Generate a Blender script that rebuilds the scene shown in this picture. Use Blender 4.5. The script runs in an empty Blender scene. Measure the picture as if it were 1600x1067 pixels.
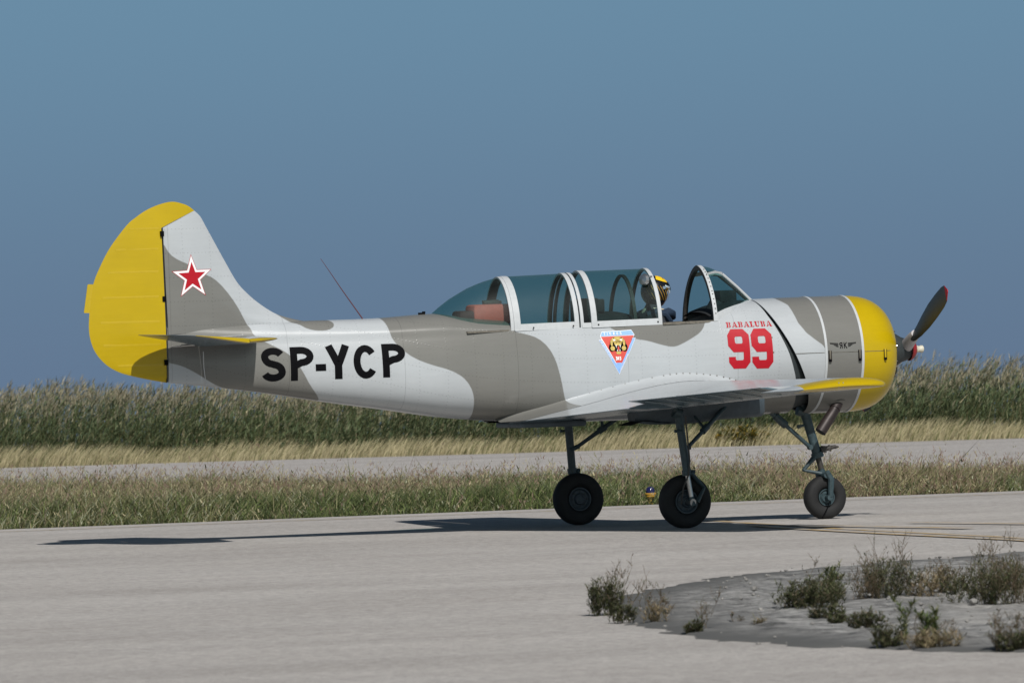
import bpy, bmesh, math, random
import numpy as np
from mathutils import Vector, Matrix
from mathutils.bvhtree import BVHTree
from mathutils.geometry import tessellate_polygon

R = math.radians
rng = np.random.default_rng(7)
random.seed(7)
SC = bpy.context.scene
COL = SC.collection

# ------------------------------------------------------------------ camera
# The aeroplane's own axes are the world's: X forward, Y to its left, Z up,
# origin on the tarmac midway between the main wheels.
CAM_D, CAM_AZ = 80.0, R(20.3)
CAM_LOC = Vector((-math.sin(CAM_AZ) * CAM_D, -math.cos(CAM_AZ) * CAM_D, 1.8295))
YAW, PITCH, ROLL = R(19.57623), R(-0.09057), R(1.8)
fw = Vector((math.sin(YAW) * math.cos(PITCH), math.cos(YAW) * math.cos(PITCH), math.sin(PITCH)))
r0 = Vector((math.cos(YAW), -math.sin(YAW), 0))
u0 = r0.cross(fw)
cr = math.cos(ROLL) * r0 - math.sin(ROLL) * u0
cu = math.sin(ROLL) * r0 + math.cos(ROLL) * u0
cam = bpy.data.cameras.new('camera')
cam.sensor_width = 36.0
cam.lens = 311.4
cam.clip_start = 1.0
cam.clip_end = 20000
cam.dof.use_dof = True
cam.dof.focus_distance = 79.0
cam.dof.aperture_fstop = 10.0
camo = bpy.data.objects.new('camera', cam)
COL.objects.link(camo)
m = Matrix.Identity(4)
for i in range(3):
    m[i][0], m[i][1], m[i][2], m[i][3] = cr[i], cu[i], -fw[i], CAM_LOC[i]
camo.matrix_world = m
SC.camera = camo

# ------------------------------------------------------------------ light
LDIR = Vector((0.06, 1.0, -1.0)).normalized()          # the way sunlight travels
SUN_EL = math.asin(-LDIR.z)
SUN_ROT = math.atan2(-LDIR.x, -LDIR.y)
SUN_STRENGTH, SKY_STRENGTH = 4.7, 0.10
sun = bpy.data.lights.new('sun', 'SUN')
sun.energy = SUN_STRENGTH
sun.angle = R(0.5)
sun.color = (1.0, 0.97, 0.925)
suno = bpy.data.objects.new('sun', sun)
COL.objects.link(suno)
suno.rotation_euler = LDIR.to_track_quat('-Z', 'Y').to_euler()
suno.location = (0, -20, 40)

W = bpy.data.worlds.new('World')
SC.world = W
W.use_nodes = True
nt = W.node_tree
nt.nodes.clear()
N = nt.nodes.new
tc = N('ShaderNodeTexCoord')
sep = N('ShaderNodeSeparateXYZ')
nt.links.new(tc.outputs['Generated'], sep.inputs[0])
mx = N('ShaderNodeMath'); mx.operation = 'MAXIMUM'; mx.inputs[1].default_value = 0.0
nt.links.new(sep.outputs['Z'], mx.inputs[0])
ma = N('ShaderNodeMath'); ma.operation = 'MULTIPLY_ADD'
ma.inputs[1].default_value = 0.8; ma.inputs[2].default_value = 0.42
nt.links.new(mx.outputs[0], ma.inputs[0])
cmb = N('ShaderNodeCombineXYZ')
nt.links.new(sep.outputs['X'], cmb.inputs[0]); nt.links.new(sep.outputs['Y'], cmb.inputs[1]); nt.links.new(ma.outputs[0], cmb.inputs[2])
nrm = N('ShaderNodeVectorMath'); nrm.operation = 'NORMALIZE'
nt.links.new(cmb.outputs[0], nrm.inputs[0])
sky = N('ShaderNodeTexSky')
sky.sky_type = 'NISHITA'
sky.sun_disc = False
sky.sun_elevation = SUN_EL
sky.sun_rotation = SUN_ROT
sky.altitude = 50
sky.air_density = 1.0
sky.dust_density = 1.2
nt.links.new(nrm.outputs[0], sky.inputs['Vector'])
# dusky band of sea haze low on the horizon, thinning upward
ramp = N('ShaderNodeValToRGB')
ramp.color_ramp.interpolation = 'EASE'
e = ramp.color_ramp.elements
e[0].position = 0.0; e[0].color = (0.90, 0.86, 0.80, 1)
e[1].position = 0.075; e[1].color = (1.14, 1.33, 1.14, 1)
q = e.new(0.8); q.color = (0.24, 0.30, 0.34, 1)
mr = N('ShaderNodeMapRange'); mr.inputs['From Min'].default_value = -0.012; mr.inputs['From Max'].default_value = 0.8
nt.links.new(sep.outputs['Z'], mr.inputs['Value'])
nt.links.new(mr.outputs[0], ramp.inputs[0])
mul = N('ShaderNodeMixRGB'); mul.blend_type = 'MULTIPLY'; mul.inputs[0].default_value = 1.0
nt.links.new(sky.outputs[0], mul.inputs[1]); nt.links.new(ramp.outputs[0], mul.inputs[2])
bg = N('ShaderNodeBackground'); bg.inputs['Strength'].default_value = SKY_STRENGTH
wo = N('ShaderNodeOutputWorld')
nt.links.new(mul.outputs[0], bg.inputs['Color']); nt.links.new(bg.outputs[0], wo.inputs['Surface'])

SC.view_settings.view_transform = 'Standard'
SC.view_settings.look = 'None'
SC.view_settings.exposure = -0.15
SC.view_settings.gamma = 1.0
SC.view_settings.use_curve_mapping = False
SC.cycles.max_bounces = 8
SC.cycles.transparent_max_bounces = 24

# ------------------------------------------------------------------ helpers
class MB:
    """Collects vertices and faces of one mesh."""
    def __init__(s): s.V = []; s.F = []; s.M = []
    def add(s, V, F, mi=0):
        o = len(s.V); s.V += [tuple(v) for v in V]; s.F += [tuple(i + o for i in f) for f in F]; s.M += [mi] * len(F)
        return s
    def box(s, c, h, rot=None, mi=0, bev=0.0):
        bm = bmesh.new(); bmesh.ops.create_cube(bm, size=2.0)
        for v in bm.verts: v.co = Vector((v.co.x * h[0], v.co.y * h[1], v.co.z * h[2]))
        if bev: bmesh.ops.bevel(bm, geom=bm.edges[:], offset=bev, segments=2, affect='EDGES', profile=.5)
        if rot is not None: bmesh.ops.rotate(bm, verts=bm.verts, cent=(0, 0, 0), matrix=rot)
        bmesh.ops.translate(bm, verts=bm.verts, vec=c)
        bm.verts.index_update()
        s.add([v.co for v in bm.verts], [[v.index for v in f.verts] for f in bm.faces], mi); bm.free(); return s
    def tube(s, path, rad, n=10, cap=True, mi=0):
        P = [Vector(p) for p in path]; k = len(P)
        rad = rad if hasattr(rad, '__len__') else [rad] * k
        V = []; F = []; ref = None
        for i, p in enumerate(P):
            t = (P[min(i + 1, k - 1)] - P[max(i - 1, 0)]).normalized()
            if ref is None:
                ref = Vector((0, 0, 1)) if abs(t.z) < .9 else Vector((0, 1, 0))
            a = t.cross(ref).normalized(); b = a.cross(t).normalized(); ref = b
            for j in range(n):
                q = 2 * math.pi * j / n
                V.append(p + (a * math.cos(q) + b * math.sin(q)) * rad[i])
        for i in range(k - 1):
            for j in range(n):
                F.append((i * n + j, i * n + (j + 1) % n, (i + 1) * n + (j + 1) % n, (i + 1) * n + j))
        if cap:
            F.append(tuple(range(n))[::-1]); F.append(tuple(range((k - 1) * n, k * n)))
        return s.add(V, F, mi)
    def lathe(s, prof, c, axis, n=32, mi=0, close=False):
        """prof: (along, radius) pairs about axis through c"""
        ax = Vector(axis).normalized(); rf = Vector((0, 0, 1)) if abs(ax.z) < .9 else Vector((1, 0, 0))
        a = ax.cross(rf).normalized(); b = ax.cross(a).normalized(); c = Vector(c)
        V = []; F = []
        for (t, r) in prof:
            for j in range(n):
                q = 2 * math.pi * j / n
                V.append(c + ax * t + (a * math.cos(q) + b * math.sin(q)) * max(r, 1e-4))
        k = len(prof)
        for i in range(k - 1 if not close else k):
            i2 = (i + 1) % k
            for j in range(n):
                F.append((i * n + j, i * n + (j + 1) % n, i2 * n + (j + 1) % n, i2 * n + j))
        return s.add(V, F, mi)
    def grid(s, rows, closed=False, mi=0, skip=None):
        k = len(rows); n = len(rows[0]); V = [v for r_ in rows for v in r_]; F = []
        for i in range(k - 1):
            for j in range(n if closed else n - 1):
                if skip and skip(i, j): continue
                F.append((i * n + j, i * n + (j + 1) % n, (i + 1) * n + (j + 1) % n, (i + 1) * n + j))
        return s.add(V, F, mi)

def obj(name, mb, mats, parent=None, smooth=True, sharp=None, attrs=None, recalc=True):
    me = bpy.data.meshes.new(name)
    me.from_pydata([tuple(v) for v in mb.V], [], mb.F)
    if not isinstance(mats, (list, tuple)): mats = [mats]
    for q in mats: me.materials.append(q)
    if len(mats) > 1: me.polygons.foreach_set('material_index', mb.M)
    if recalc:
        bm = bmesh.new(); bm.from_mesh(me)
        bmesh.ops.recalc_face_normals(bm, faces=bm.faces[:])
        bm.to_mesh(me); bm.free()
    if smooth:
        me.polygons.foreach_set('use_smooth', [True] * len(me.polygons))
        me.set_sharp_from_angle(angle=R(sharp if sharp else 35))
    if attrs:
        for k, a in attrs.items():
            a = np.asarray(a, np.float32)
            if a.ndim == 1:
                at = me.attributes.new(k, 'FLOAT', 'POINT'); at.data.foreach_set('value', a)
            else:
                at = me.attributes.new(k, 'FLOAT_VECTOR', 'POINT'); at.data.foreach_set('vector', a.ravel())
    o = bpy.data.objects.new(name, me); COL.objects.link(o)
    if parent: o.parent = parent
    return o

def tag(o, label=None, cat=None, group=None, kind=None):
    if label: o['label'] = label
    if cat: o['category'] = cat
    if group: o['group'] = group
    if kind: o['kind'] = kind
    return o

def empty(name, loc, label, cat, group=None):
    o = bpy.data.objects.new(name, None); COL.objects.link(o); o.location = loc
    o.empty_display_size = .2
    return tag(o, label, cat, group)

# ------------------------------------------------------------------ materials
def newmat(name):
    mt = bpy.data.materials.new(name); mt.use_nodes = True
    t = mt.node_tree; b = t.nodes['Principled BSDF']
    return mt, t, b

def mnode(t, op, a, b=None, c=None):
    n = t.nodes.new('ShaderNodeMath'); n.operation = op
    for i, x in enumerate((a, b, c)):
        if x is None: continue
        if isinstance(x, (int, float)): n.inputs[i].default_value = x
        else: t.links.new(x, n.inputs[i])
    return n.outputs[0]

def mixc(t, f, a, b, mode='MIX'):
    n = t.nodes.new('ShaderNodeMixRGB'); n.blend_type = mode
    for i, x in enumerate((f, a, b)):
        if isinstance(x, (int, float)): n.inputs[i].default_value = x
        elif isinstance(x, tuple): n.inputs[i].default_value = (*x, 1)
        else: t.links.new(x, n.inputs[i])
    return n.outputs[0]

def noise(t, scale, detail=4, rough=.6, vec=None):
    n = t.nodes.new('ShaderNodeTexNoise'); n.inputs['Scale'].default_value = scale
    n.inputs['Detail'].default_value = detail; n.inputs['Roughness'].default_value = rough
    if vec is not None: t.links.new(vec, n.inputs['Vector'])
    return n.outputs['Fac']

def remap(t, v, a, b, c=0., d=1.):
    n = t.nodes.new('ShaderNodeMapRange'); n.inputs[1].default_value = a; n.inputs[2].default_value = b
    n.inputs[3].default_value = c; n.inputs[4].default_value = d
    t.links.new(v, n.inputs[0]); return n.outputs[0]

def objco(t, scale=None):
    c = t.nodes.new('ShaderNodeTexCoord')
    if scale is None: return c.outputs['Object']
    mp = t.nodes.new('ShaderNodeMapping'); mp.inputs['Scale'].default_value = scale
    t.links.new(c.outputs['Object'], mp.inputs[0]); return mp.outputs[0]

def plain(name, col, rough=.5, metal=0., var=.12, vs=30., spec=.5, bump=0.):
    mt, t, b = newmat(name)
    v = noise(t, vs, 5, .65, objco(t))
    f = remap(t, v, .3, .7, 1 - var, 1 + var)
    n = t.nodes.new('ShaderNodeVectorMath'); n.operation = 'SCALE'
    n.inputs[0].default_value = col; t.links.new(f, n.inputs['Scale'])
    t.links.new(n.outputs[0], b.inputs['Base Color'])
    b.inputs['Roughness'].default_value = rough; b.inputs['Metallic'].default_value = metal
    b.inputs['Specular IOR Level'].default_value = spec
    if bump:
        bp = t.nodes.new('ShaderNodeBump'); bp.inputs['Strength'].default_value = bump; bp.inputs['Distance'].default_value = .004
        t.links.new(v, bp.inputs['Height']); t.links.new(bp.outputs[0], b.inputs['Normal'])
    return mt

WHITE = (.415, .435, .45); GREY = (.172, .169, .156); YEL = (.45, .315, .003); RED = (.40, .008, .018); BLUE = (.085, .125, .15)

def paint_material():
    mt, t, b = newmat('camouflage_paint')
    def attr(n, o='Fac'):
        a = t.nodes.new('ShaderNodeAttribute'); a.attribute_name = n; return a.outputs[o]
    g = remap(t, attr('grey'), -.0035, .0035)
    y = remap(t, attr('yellow'), -.0025, .0025)
    u = remap(t, attr('under'), -.003, .003)
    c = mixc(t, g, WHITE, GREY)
    c = mixc(t, u, c, BLUE)
    c = mixc(t, y, c, YEL)
    co = objco(t)
    # uneven fade and streaks of grime
    n1 = remap(t, noise(t, 2.2, 6, .6, co), .3, .75, .93, 1.03)
    n2 = remap(t, noise(t, 1.0, 6, .7, objco(t, (3., 3., 26.))), .35, .8, 1.02, .95)
    k = mnode(t, 'MULTIPLY', n1, n2)
    # rivet rows (rv = distance along the skin, girth)
    sp = t.nodes.new('ShaderNodeSeparateXYZ'); t.links.new(attr('rv', 'Vector'), sp.inputs[0])
    def near(v, period, off=0.):
        q = mnode(t, 'ADD', v, off)
        return mnode(t, 'PINGPONG', q, period / 2)      # 0 on multiples of the period
    def dots(a, b_, la, lb, r):
        d = mnode(t, 'ADD', mnode(t, 'POWER', near(a, la), 2.), mnode(t, 'POWER', near(b_, lb), 2.))
        return remap(t, d, (r * .5) ** 2, (r * 1.1) ** 2, 1., 0.)
    d1 = dots(sp.outputs[0], sp.outputs[1], .26, .034, .0055)
    d2 = dots(sp.outputs[0], sp.outputs[1], .034, .215, .0055)
    dd = mnode(t, 'MAXIMUM', d1, d2)
    k = mnode(t, 'MULTIPLY', k, remap(t, dd, 0., 1., 1., .78))
    sm = remap(t, near(sp.outputs[0], 1.04, .13), .0015, .0035, 1., 0.)
    k = mnode(t, 'MULTIPLY', k, remap(t, sm, 0., 1., 1., .74))
    n = t.nodes.new('ShaderNodeVectorMath'); n.operation = 'SCALE'
    t.links.new(c, n.inputs[0]); t.links.new(k, n.inputs['Scale'])
    t.links.new(n.outputs[0], b.inputs['Base Color'])
    b.inputs['Roughness'].default_value = .24
    b.inputs['Specular IOR Level'].default_value = .35
    bp = t.nodes.new('ShaderNodeBump'); bp.inputs['Strength'].default_value = .35; bp.inputs['Distance'].default_value = .004
    hh = mnode(t, 'ADD', mnode(t, 'MULTIPLY', noise(t, 3.5, 2, .5, co), .9), mnode(t, 'MULTIPLY', dd, .35))
    t.links.new(hh, bp.inputs['Height']); t.links.new(bp.outputs[0], b.inputs['Normal'])
    return mt

M = {}
M['paint'] = paint_material()
M['capred'] = plain('hub_cap_red', (.26, .012, .015), .4)
M['mast'] = plain('antenna_dull_red', (.10, .03, .035), .5)
M['white'] = plain('white_frame_paint', (.46, .475, .485), .4, var=.06)
M['yellow'] = plain('yellow_paint', YEL, .35, var=.05)
M['black'] = plain('black_paint', (.004, .004, .005), .6, spec=.04)
M['dark'] = plain('dark_interior', (.012, .014, .016), .8)
M['gap'] = plain('sooty_steel', (.025, .032, .034), .6)
M['red'] = plain('red_paint', RED, .45, var=.05, spec=.2)
M['liner'] = plain('worn_black_liner', (.035, .03, .026), .55, var=.45, vs=40)
M['rail'] = plain('worn_rail', (.10, .088, .068), .6, var=.5, vs=25)
M['bluegear'] = plain('blue_grey_gear_paint', (.030, .052, .060), .5, var=.35)
M['hub'] = plain('hub_paint', (.028, .042, .055), .55, var=.25)
M['steel'] = plain('bare_steel', (.45, .45, .44), .3, metal=.9)
M['chrome'] = plain('chrome', (.85, .86, .88), .16, metal=1., var=.02)
M['tyre'] = plain('tyre_rubber', (.008, .008, .0085), .8, var=.35, vs=18, bump=.2)
M['exhaust'] = plain('burnt_exhaust', (.03, .021, .02), .5, metal=.3, var=.4, vs=14)
M['prop'] = plain('propeller_black', (.02, .024, .028), .45, var=.2)
M['propgrey'] = plain('propeller_grey', (.42, .40, .41), .45)
M['cream'] = plain('cream_metal', (.55, .52, .42), .5)
M['belly'] = plain('belly_blue', (.055, .075, .09), .55, var=.3, vs=9)
M['canister'] = plain('red_plastic', (.85, .16, .13), .9, var=.1, spec=.0)
M['canister_dark'] = plain('dark_red_cloth', (.10, .03, .03), .8, var=.3)
M['helmet'] = plain('helmet_black', (.010, .010, .011), .25)
M['helmet_yellow'] = plain('helmet_yellow', (.80, .50, .015), .4, var=.08)
M['helmet_line'] = plain('helmet_gold_line', (.40, .23, .03), .5)
M['skin'] = plain('skin', (.36, .18, .13), .55, var=.1)
M['jacket'] = plain('dark_jacket', (.022, .024, .03), .85, var=.25)
M['navy'] = plain('navy_harness', (.014, .028, .055), .7)
M['khaki'] = plain('khaki_scarf', (.50, .42, .31), .85)
M['badge_blue'] = plain('badge_blue', (.25, .43, .78), .4, var=.04)
M['badge_red'] = plain('badge_red', (.60, .07, .05), .4, var=.04)
M['badge_gold'] = plain('badge_gold', (.55, .40, .10), .45, var=.25, vs=60)
M['print_white'] = plain('print_white', (.80, .80, .80), .4, var=.03)
M['rib'] = plain('rib_tape_lit_tone', (.16, .20, .22), .5)  # paler than the underside: light bounced onto the ribs, put into the colour
M['under'] = plain('under_blue', BLUE, .5)

def glass_material(name, tint):
    mt, t, b = newmat(name)
    t.nodes.remove(b)
    tr = t.nodes.new('ShaderNodeBsdfTransparent'); tr.inputs[0].default_value = (*tint, 1)
    gl = t.nodes.new('ShaderNodeBsdfGlossy'); gl.inputs['Roughness'].default_value = .5
    gl.inputs['Color'].default_value = (.9, .95, .95, 1)
    df = t.nodes.new('ShaderNodeBsdfDiffuse'); df.inputs[0].default_value = (.25, .32, .32, 1)
    lw = t.nodes.new('ShaderNodeLayerWeight'); lw.inputs[0].default_value = .5
    fr_ = mnode(t, 'MULTIPLY_ADD', mnode(t, 'POWER', lw.outputs['Facing'], 4.), .22, .012)
    # fine dust and scuffs
    sc = remap(t, noise(t, 7., 7, .7, objco(t)), .5, .85, .008, .04)
    m0 = t.nodes.new('ShaderNodeMixShader'); t.links.new(sc, m0.inputs[0])
    t.links.new(tr.outputs[0], m0.inputs[1]); t.links.new(df.outputs[0], m0.inputs[2])
    mxs = t.nodes.new('ShaderNodeMixShader')
    t.links.new(fr_, mxs.inputs[0]); t.links.new(m0.outputs[0], mxs.inputs[1]); t.links.new(gl.outputs[0], mxs.inputs[2])
    t.links.new(mxs.outputs[0], t.nodes['Material Output'].inputs[0])
    return mt
M['glass'] = glass_material('green_tinted_perspex', (.47, .67, .645))

def ground_material(name, c1, c2, fine=60., rough=.9, streak=None, bump=.4, dist=.01, spots=None):
    mt, t, b = newmat(name)
    co = objco(t)
    a = noise(t, .35, 6, .6, co)
    col = mixc(t, remap(t, a, .35, .65), c1, c2)
    if streak:
        s = noise(t, 1., 5, .6, objco(t, streak))
        col = mixc(t, 1., col, mixc(t, remap(t, s, .36, .66), (.875, .872, .87), (1.04, 1.04, 1.04)), 'MULTIPLY')
    f = noise(t, fine, 8, .85, co)
    col = mixc(t, 1., col, mixc(t, remap(t, f, .34, .66), (.62, .62, .62), (1.36, 1.36, 1.36)), 'MULTIPLY')
    m2 = noise(t, 11., 6, .8, co)
    col = mixc(t, 1., col, mixc(t, remap(t, m2, .34, .66), (.70, .70, .70), (1.28, 1.28, 1.28)), 'MULTIPLY')
    md = noise(t, 3.2, 5, .7, co)
    col = mixc(t, 1., col, mixc(t, remap(t, md, .3, .7), (.94, .94, .94), (1.06, 1.06, 1.06)), 'MULTIPLY')
    if spots:
        s2 = noise(t, spots[0], 6, .65, objco(t, spots[3]) if len(spots) > 3 else co)
        col = mixc(t, remap(t, s2, spots[1], spots[2]), col, (.10, .10, .095))
    t.links.new(col, b.inputs['Base Color'])
    b.inputs['Roughness'].default_value = rough; b.inputs['Specular IOR Level'].default_value = .15
    bp = t.nodes.new('ShaderNodeBump'); bp.inputs['Strength'].default_value = bump; bp.inputs['Distance'].default_value = dist
    t.links.new(f, bp.inputs['Height']); t.links.new(bp.outputs[0], b.inputs['Normal'])
    return mt
M['soil'] = ground_material('dry_soil', (.20, .17, .12), (.12, .11, .07), 12.)
M['tarmac'] = ground_material('pale_taxiway_asphalt', (.378, .353, .330), (.418, .394, .371), 45., streak=(.10, .55, 1.), bump=.5, dist=.008)
M['tarmac_far'] = ground_material('far_taxiway_asphalt', (.36, .337, .318), (.395, .372, .355), 20., streak=(.06, .4, 1.))
M['gravel'] = ground_material('broken_gravel', (.25, .242, .23), (.46, .44, .41), 16., streak=(.5, .5, 1.), bump=.6, dist=.02)
def gravel_rim():
    t = M['gravel'].node_tree; b = t.nodes['Principled BSDF']; src = b.inputs['Base Color'].links[0].from_socket
    a = t.nodes.new('ShaderNodeAttribute'); a.attribute_name = 'rim'
    n = noise(t, 1.3, 6, .7, objco(t, (1., .6, 1.)))
    w = mnode(t, 'ADD', a.outputs['Fac'], mnode(t, 'MULTIPLY', mnode(t, 'SUBTRACT', n, .5), 4.0))
    old = mixc(t, remap(t, noise(t, 4.5, 9, .8, objco(t, (1., 1., 1.))), .40, .60), (.085, .084, .082), (.36, .352, .338))
    c = mixc(t, remap(t, w, 1.5, 2.3), old, src)
    c = mixc(t, remap(t, mnode(t, 'ADD', a.outputs['Fac'], mnode(t, 'MULTIPLY', mnode(t, 'SUBTRACT', n, .5), .8)), .15, .75), (.115, .114, .11), c); t.links.new(c, b.inputs['Base Color'])
gravel_rim()
M['stone'] = plain('limestone_chips', (.22, .21, .197), .9, var=.35, vs=9)
M['oldpaint'] = None

def veg_material():
    mt, t, b = newmat('foliage')
    t.nodes.remove(b)
    a = t.nodes.new('ShaderNodeAttribute'); a.attribute_name = 'tone'
    d = t.nodes.new('ShaderNodeBsdfDiffuse'); tl = t.nodes.new('ShaderNodeBsdfTranslucent')
    t.links.new(a.outputs['Vector'], d.inputs[0]); t.links.new(a.outputs['Vector'], tl.inputs[0])
    ms = t.nodes.new('ShaderNodeMixShader'); ms.inputs[0].default_value = .3
    t.links.new(d.outputs[0], ms.inputs[1]); t.links.new(tl.outputs[0], ms.inputs[2])
    t.links.new(ms.outputs[0], t.nodes['Material Output'].inputs[0])
    return mt
M['veg'] = veg_material()

# ------------------------------------------------------------------ setting
RV = np.array([math.cos(YAW), -math.sin(YAW)]); DV = np.array([math.sin(YAW), math.cos(YAW)])
def uv(u, v, z=0.):                       # metres across / metres away from the aeroplane, seen from the spotter's side
    p = u * RV + v * DV
    return (p[0], p[1], z)

def edge_near(u): return 9.2 + .31 * u + .03 * np.sin(u * 1.7) + .05 * np.sin(u * .53 + 1)     # taxiway edge against the grass
def edge_mid(u): return 19.0 - .75 * u + .3 * np.sin(u * .3)                                    # where the far taxiway begins
def edge_far(u): return 49.6 - .15 * u + .15 * np.sin(u * .8)                                   # where the reeds begin

def setting():
    g = MB()
    us = [-6000, -1500, -400, -120, -60, -40, -20, 0, 20, 40, 60, 120, 400, 1500, 6000]
    vs = [-6000, -1500, -400, -150, -90, -60, -30, 0, 10, 20, 30, 40, 50, 56, 60, 64, 68, 74, 84, 100, 140, 220, 400, 1500, 6000]
    def hz(v):
        return float(np.interp(v, [62, 74, 100, 220, 1500, 6000], [0, -1.5, -7, -25, -60, -75])) - .03
    g.grid([[uv(u, v, hz(v)) for u in us] for v in vs])
    tag(obj('ground', g, M['soil'], sharp=80), 'dry soil ground under the grass, dropping away behind the reeds', kind='structure')
    # taxiway in front
    t = MB(); U = np.linspace(-60, 60, 121)
    t.grid([[uv(u, -200, 0) for u in U], [uv(u, -60, 0) for u in U], [uv(u, -10, 0) for u in U], [uv(u, edge_near(u), 0.) for u in U]])
    tag(obj('taxiway', t, M['tarmac']), 'pale worn taxiway under the aeroplane', kind='structure')
    t = MB()
    t.grid([[uv(u, max(edge_mid(u), edge_near(u) + 1.2), -.008) for u in U], [uv(u, edge_far(u), -.008) for u in U]])
    tag(obj('far_taxiway', t, M['tarmac_far']), 'second pale taxiway beyond the grass strip', kind='structure')
setting()

# gravel island in the foreground
PATCH = [(-7.42, -19.75), (-7.75, -20.7), (-8.28, -22.0), (-8.78, -23.5), (-9.08, -24.67), (-9.44, -26.29), (-9.67, -27.84), (-9.69, -29.36), (-9.40, -31.2),
         (-8.6, -32.6), (-6.5, -33.2), (-3., -33.3), (.8, -32.), (2.0, -28.), (2.1, -20.), (1.6, -14.), (.4, -11.8), (-1.5, -12.75), (-3.2, -14.3), (-4.0, -14.85), (-4.57, -15.3), (-5.3, -16.2), (-6.12, -17.4), (-6.90, -18.7), (-7.22, -19.2)]
def inside(P, poly):
    P = np.atleast_2d(P); x, y = P[:, 0], P[:, 1]; c = np.zeros(len(P), bool); n = len(poly)
    for i in range(n):
        x1, y1 = poly[i]; x2, y2 = poly[(i + 1) % n]
        if y1 == y2: continue
        k = ((y1 > y) != (y2 > y)) & (x < (x2 - x1) * (y - y1) / (y2 - y1) + x1); c ^= k
    return c
def sdist(P, poly):
    """signed distance, positive inside"""
    P = np.atleast_2d(np.asarray(P, float)); d = np.full(len(P), 1e9)
    for i in range(len(poly)):
        a = np.array(poly[i]); b = np.array(poly[(i + 1) % len(poly)]); ab = b - a
        t = np.clip(((P - a) @ ab) / (ab @ ab + 1e-12), 0, 1)
        d = np.minimum(d, np.linalg.norm(P - a - t[:, None] * ab, axis=1))
    return np.where(inside(P, poly), d, -d)
def chaikin(poly, k=2):
    for _ in range(k):
        q = []
        for i in range(len(poly)):
            a = np.array(poly[i]); b = np.array(poly[(i + 1) % len(poly)])
            q += [tuple(a * .75 + b * .25), tuple(a * .25 + b * .75)]
        poly = q
    return poly
PATCH_S = chaikin(PATCH, 2)

def vnoise(x, y, s, seed=0):
    """cheap smooth 2-D value noise"""
    r = np.random.default_rng(seed).random((64, 64))
    x = np.asarray(x) * s + 1000.; y = np.asarray(y) * s + 1000.
    i = np.floor(x).astype(int); j = np.floor(y).astype(int); fx = x - i; fy = y - j
    fx = fx * fx * (3 - 2 * fx); fy = fy * fy * (3 - 2 * fy)
    g = lambda a, b: r[a % 64, b % 64]
    return (g(i, j) * (1 - fx) + g(i + 1, j) * fx) * (1 - fy) + (g(i, j + 1) * (1 - fx) + g(i + 1, j + 1) * fx) * fy

def gravel():
    mb = MB(); xs = np.arange(-10., 2.5, .09); ys = np.arange(-33.6, -10.8, .12)
    X, Y = np.meshgrid(xs, ys); P = np.stack([X.ravel(), Y.ravel()], 1)
    d = sdist(P, PATCH_S) + (vnoise(P[:, 0], P[:, 1], 2.2, 3) - .5) * .20 + (vnoise(P[:, 0], P[:, 1], 7., 4) - .5) * .14
    h = .006 + np.clip(d / .25, 0, 1) * .012 + np.clip(d / .5, 0, 1) * ((vnoise(P[:, 0], P[:, 1], .8, 1) - .35) * .03 + (vnoise(P[:, 0], P[:, 1], 3., 2) - .5) * .018 + (vnoise(P[:, 0], P[:, 1], 7., 5) - .5) * .034)
    h = np.where(d > 0, np.maximum(h, .005), -.03)
    n = len(xs)
    V = np.stack([P[:, 0], P[:, 1], h], 1); keep = (d > 0).reshape(len(ys), n); F = []
    for j in range(len(ys) - 1):
        for i in range(n - 1):
            if keep[j, i] or keep[j, i + 1] or keep[j + 1, i] or keep[j + 1, i + 1]:
                a = j * n + i; F.append((a, a + 1, a + 1 + n, a + n))
    mb.add(V, F)
    tag(obj('gravel_island', mb, M['gravel'], sharp=70, attrs={'rim': d}), 'island of broken grey gravel with weeds in the taxiway', kind='structure')
    # loose chips
    st = MB()
    for k in range(600):
        while True:
            x = random.uniform(-9.8, 0); y = random.uniform(-32.5, -12)
            dd = sdist([(x, y)], PATCH_S)[0]
            if dd > -.12: break
        s = random.uniform(.006, .018) * (1. if random.random() < .95 else 1.8)
        bm = bmesh.new(); bmesh.ops.create_icosphere(bm, subdivisions=1, radius=s)
        for v in bm.verts: v.co = Vector((v.co.x * random.uniform(.7, 1.3), v.co.y * random.uniform(.7, 1.3), v.co.z * random.uniform(.4, .8)))
        bm.verts.index_update()
        hz = .005 + (max(0, min(dd / .35, 1)) * .035 if dd > 0 else 0) + (.02 if dd > .4 else 0)
        st.add([(v.co.x + x, v.co.y + y, v.co.z + hz) for v in bm.verts], [[v.index for v in f.verts] for f in bm.faces]); bm.free()
    tag(obj('gravel_chips', st, M['stone'], smooth=False), 'loose pale stone chips on the gravel island', 'gravel', kind='stuff')
gravel()

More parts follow.
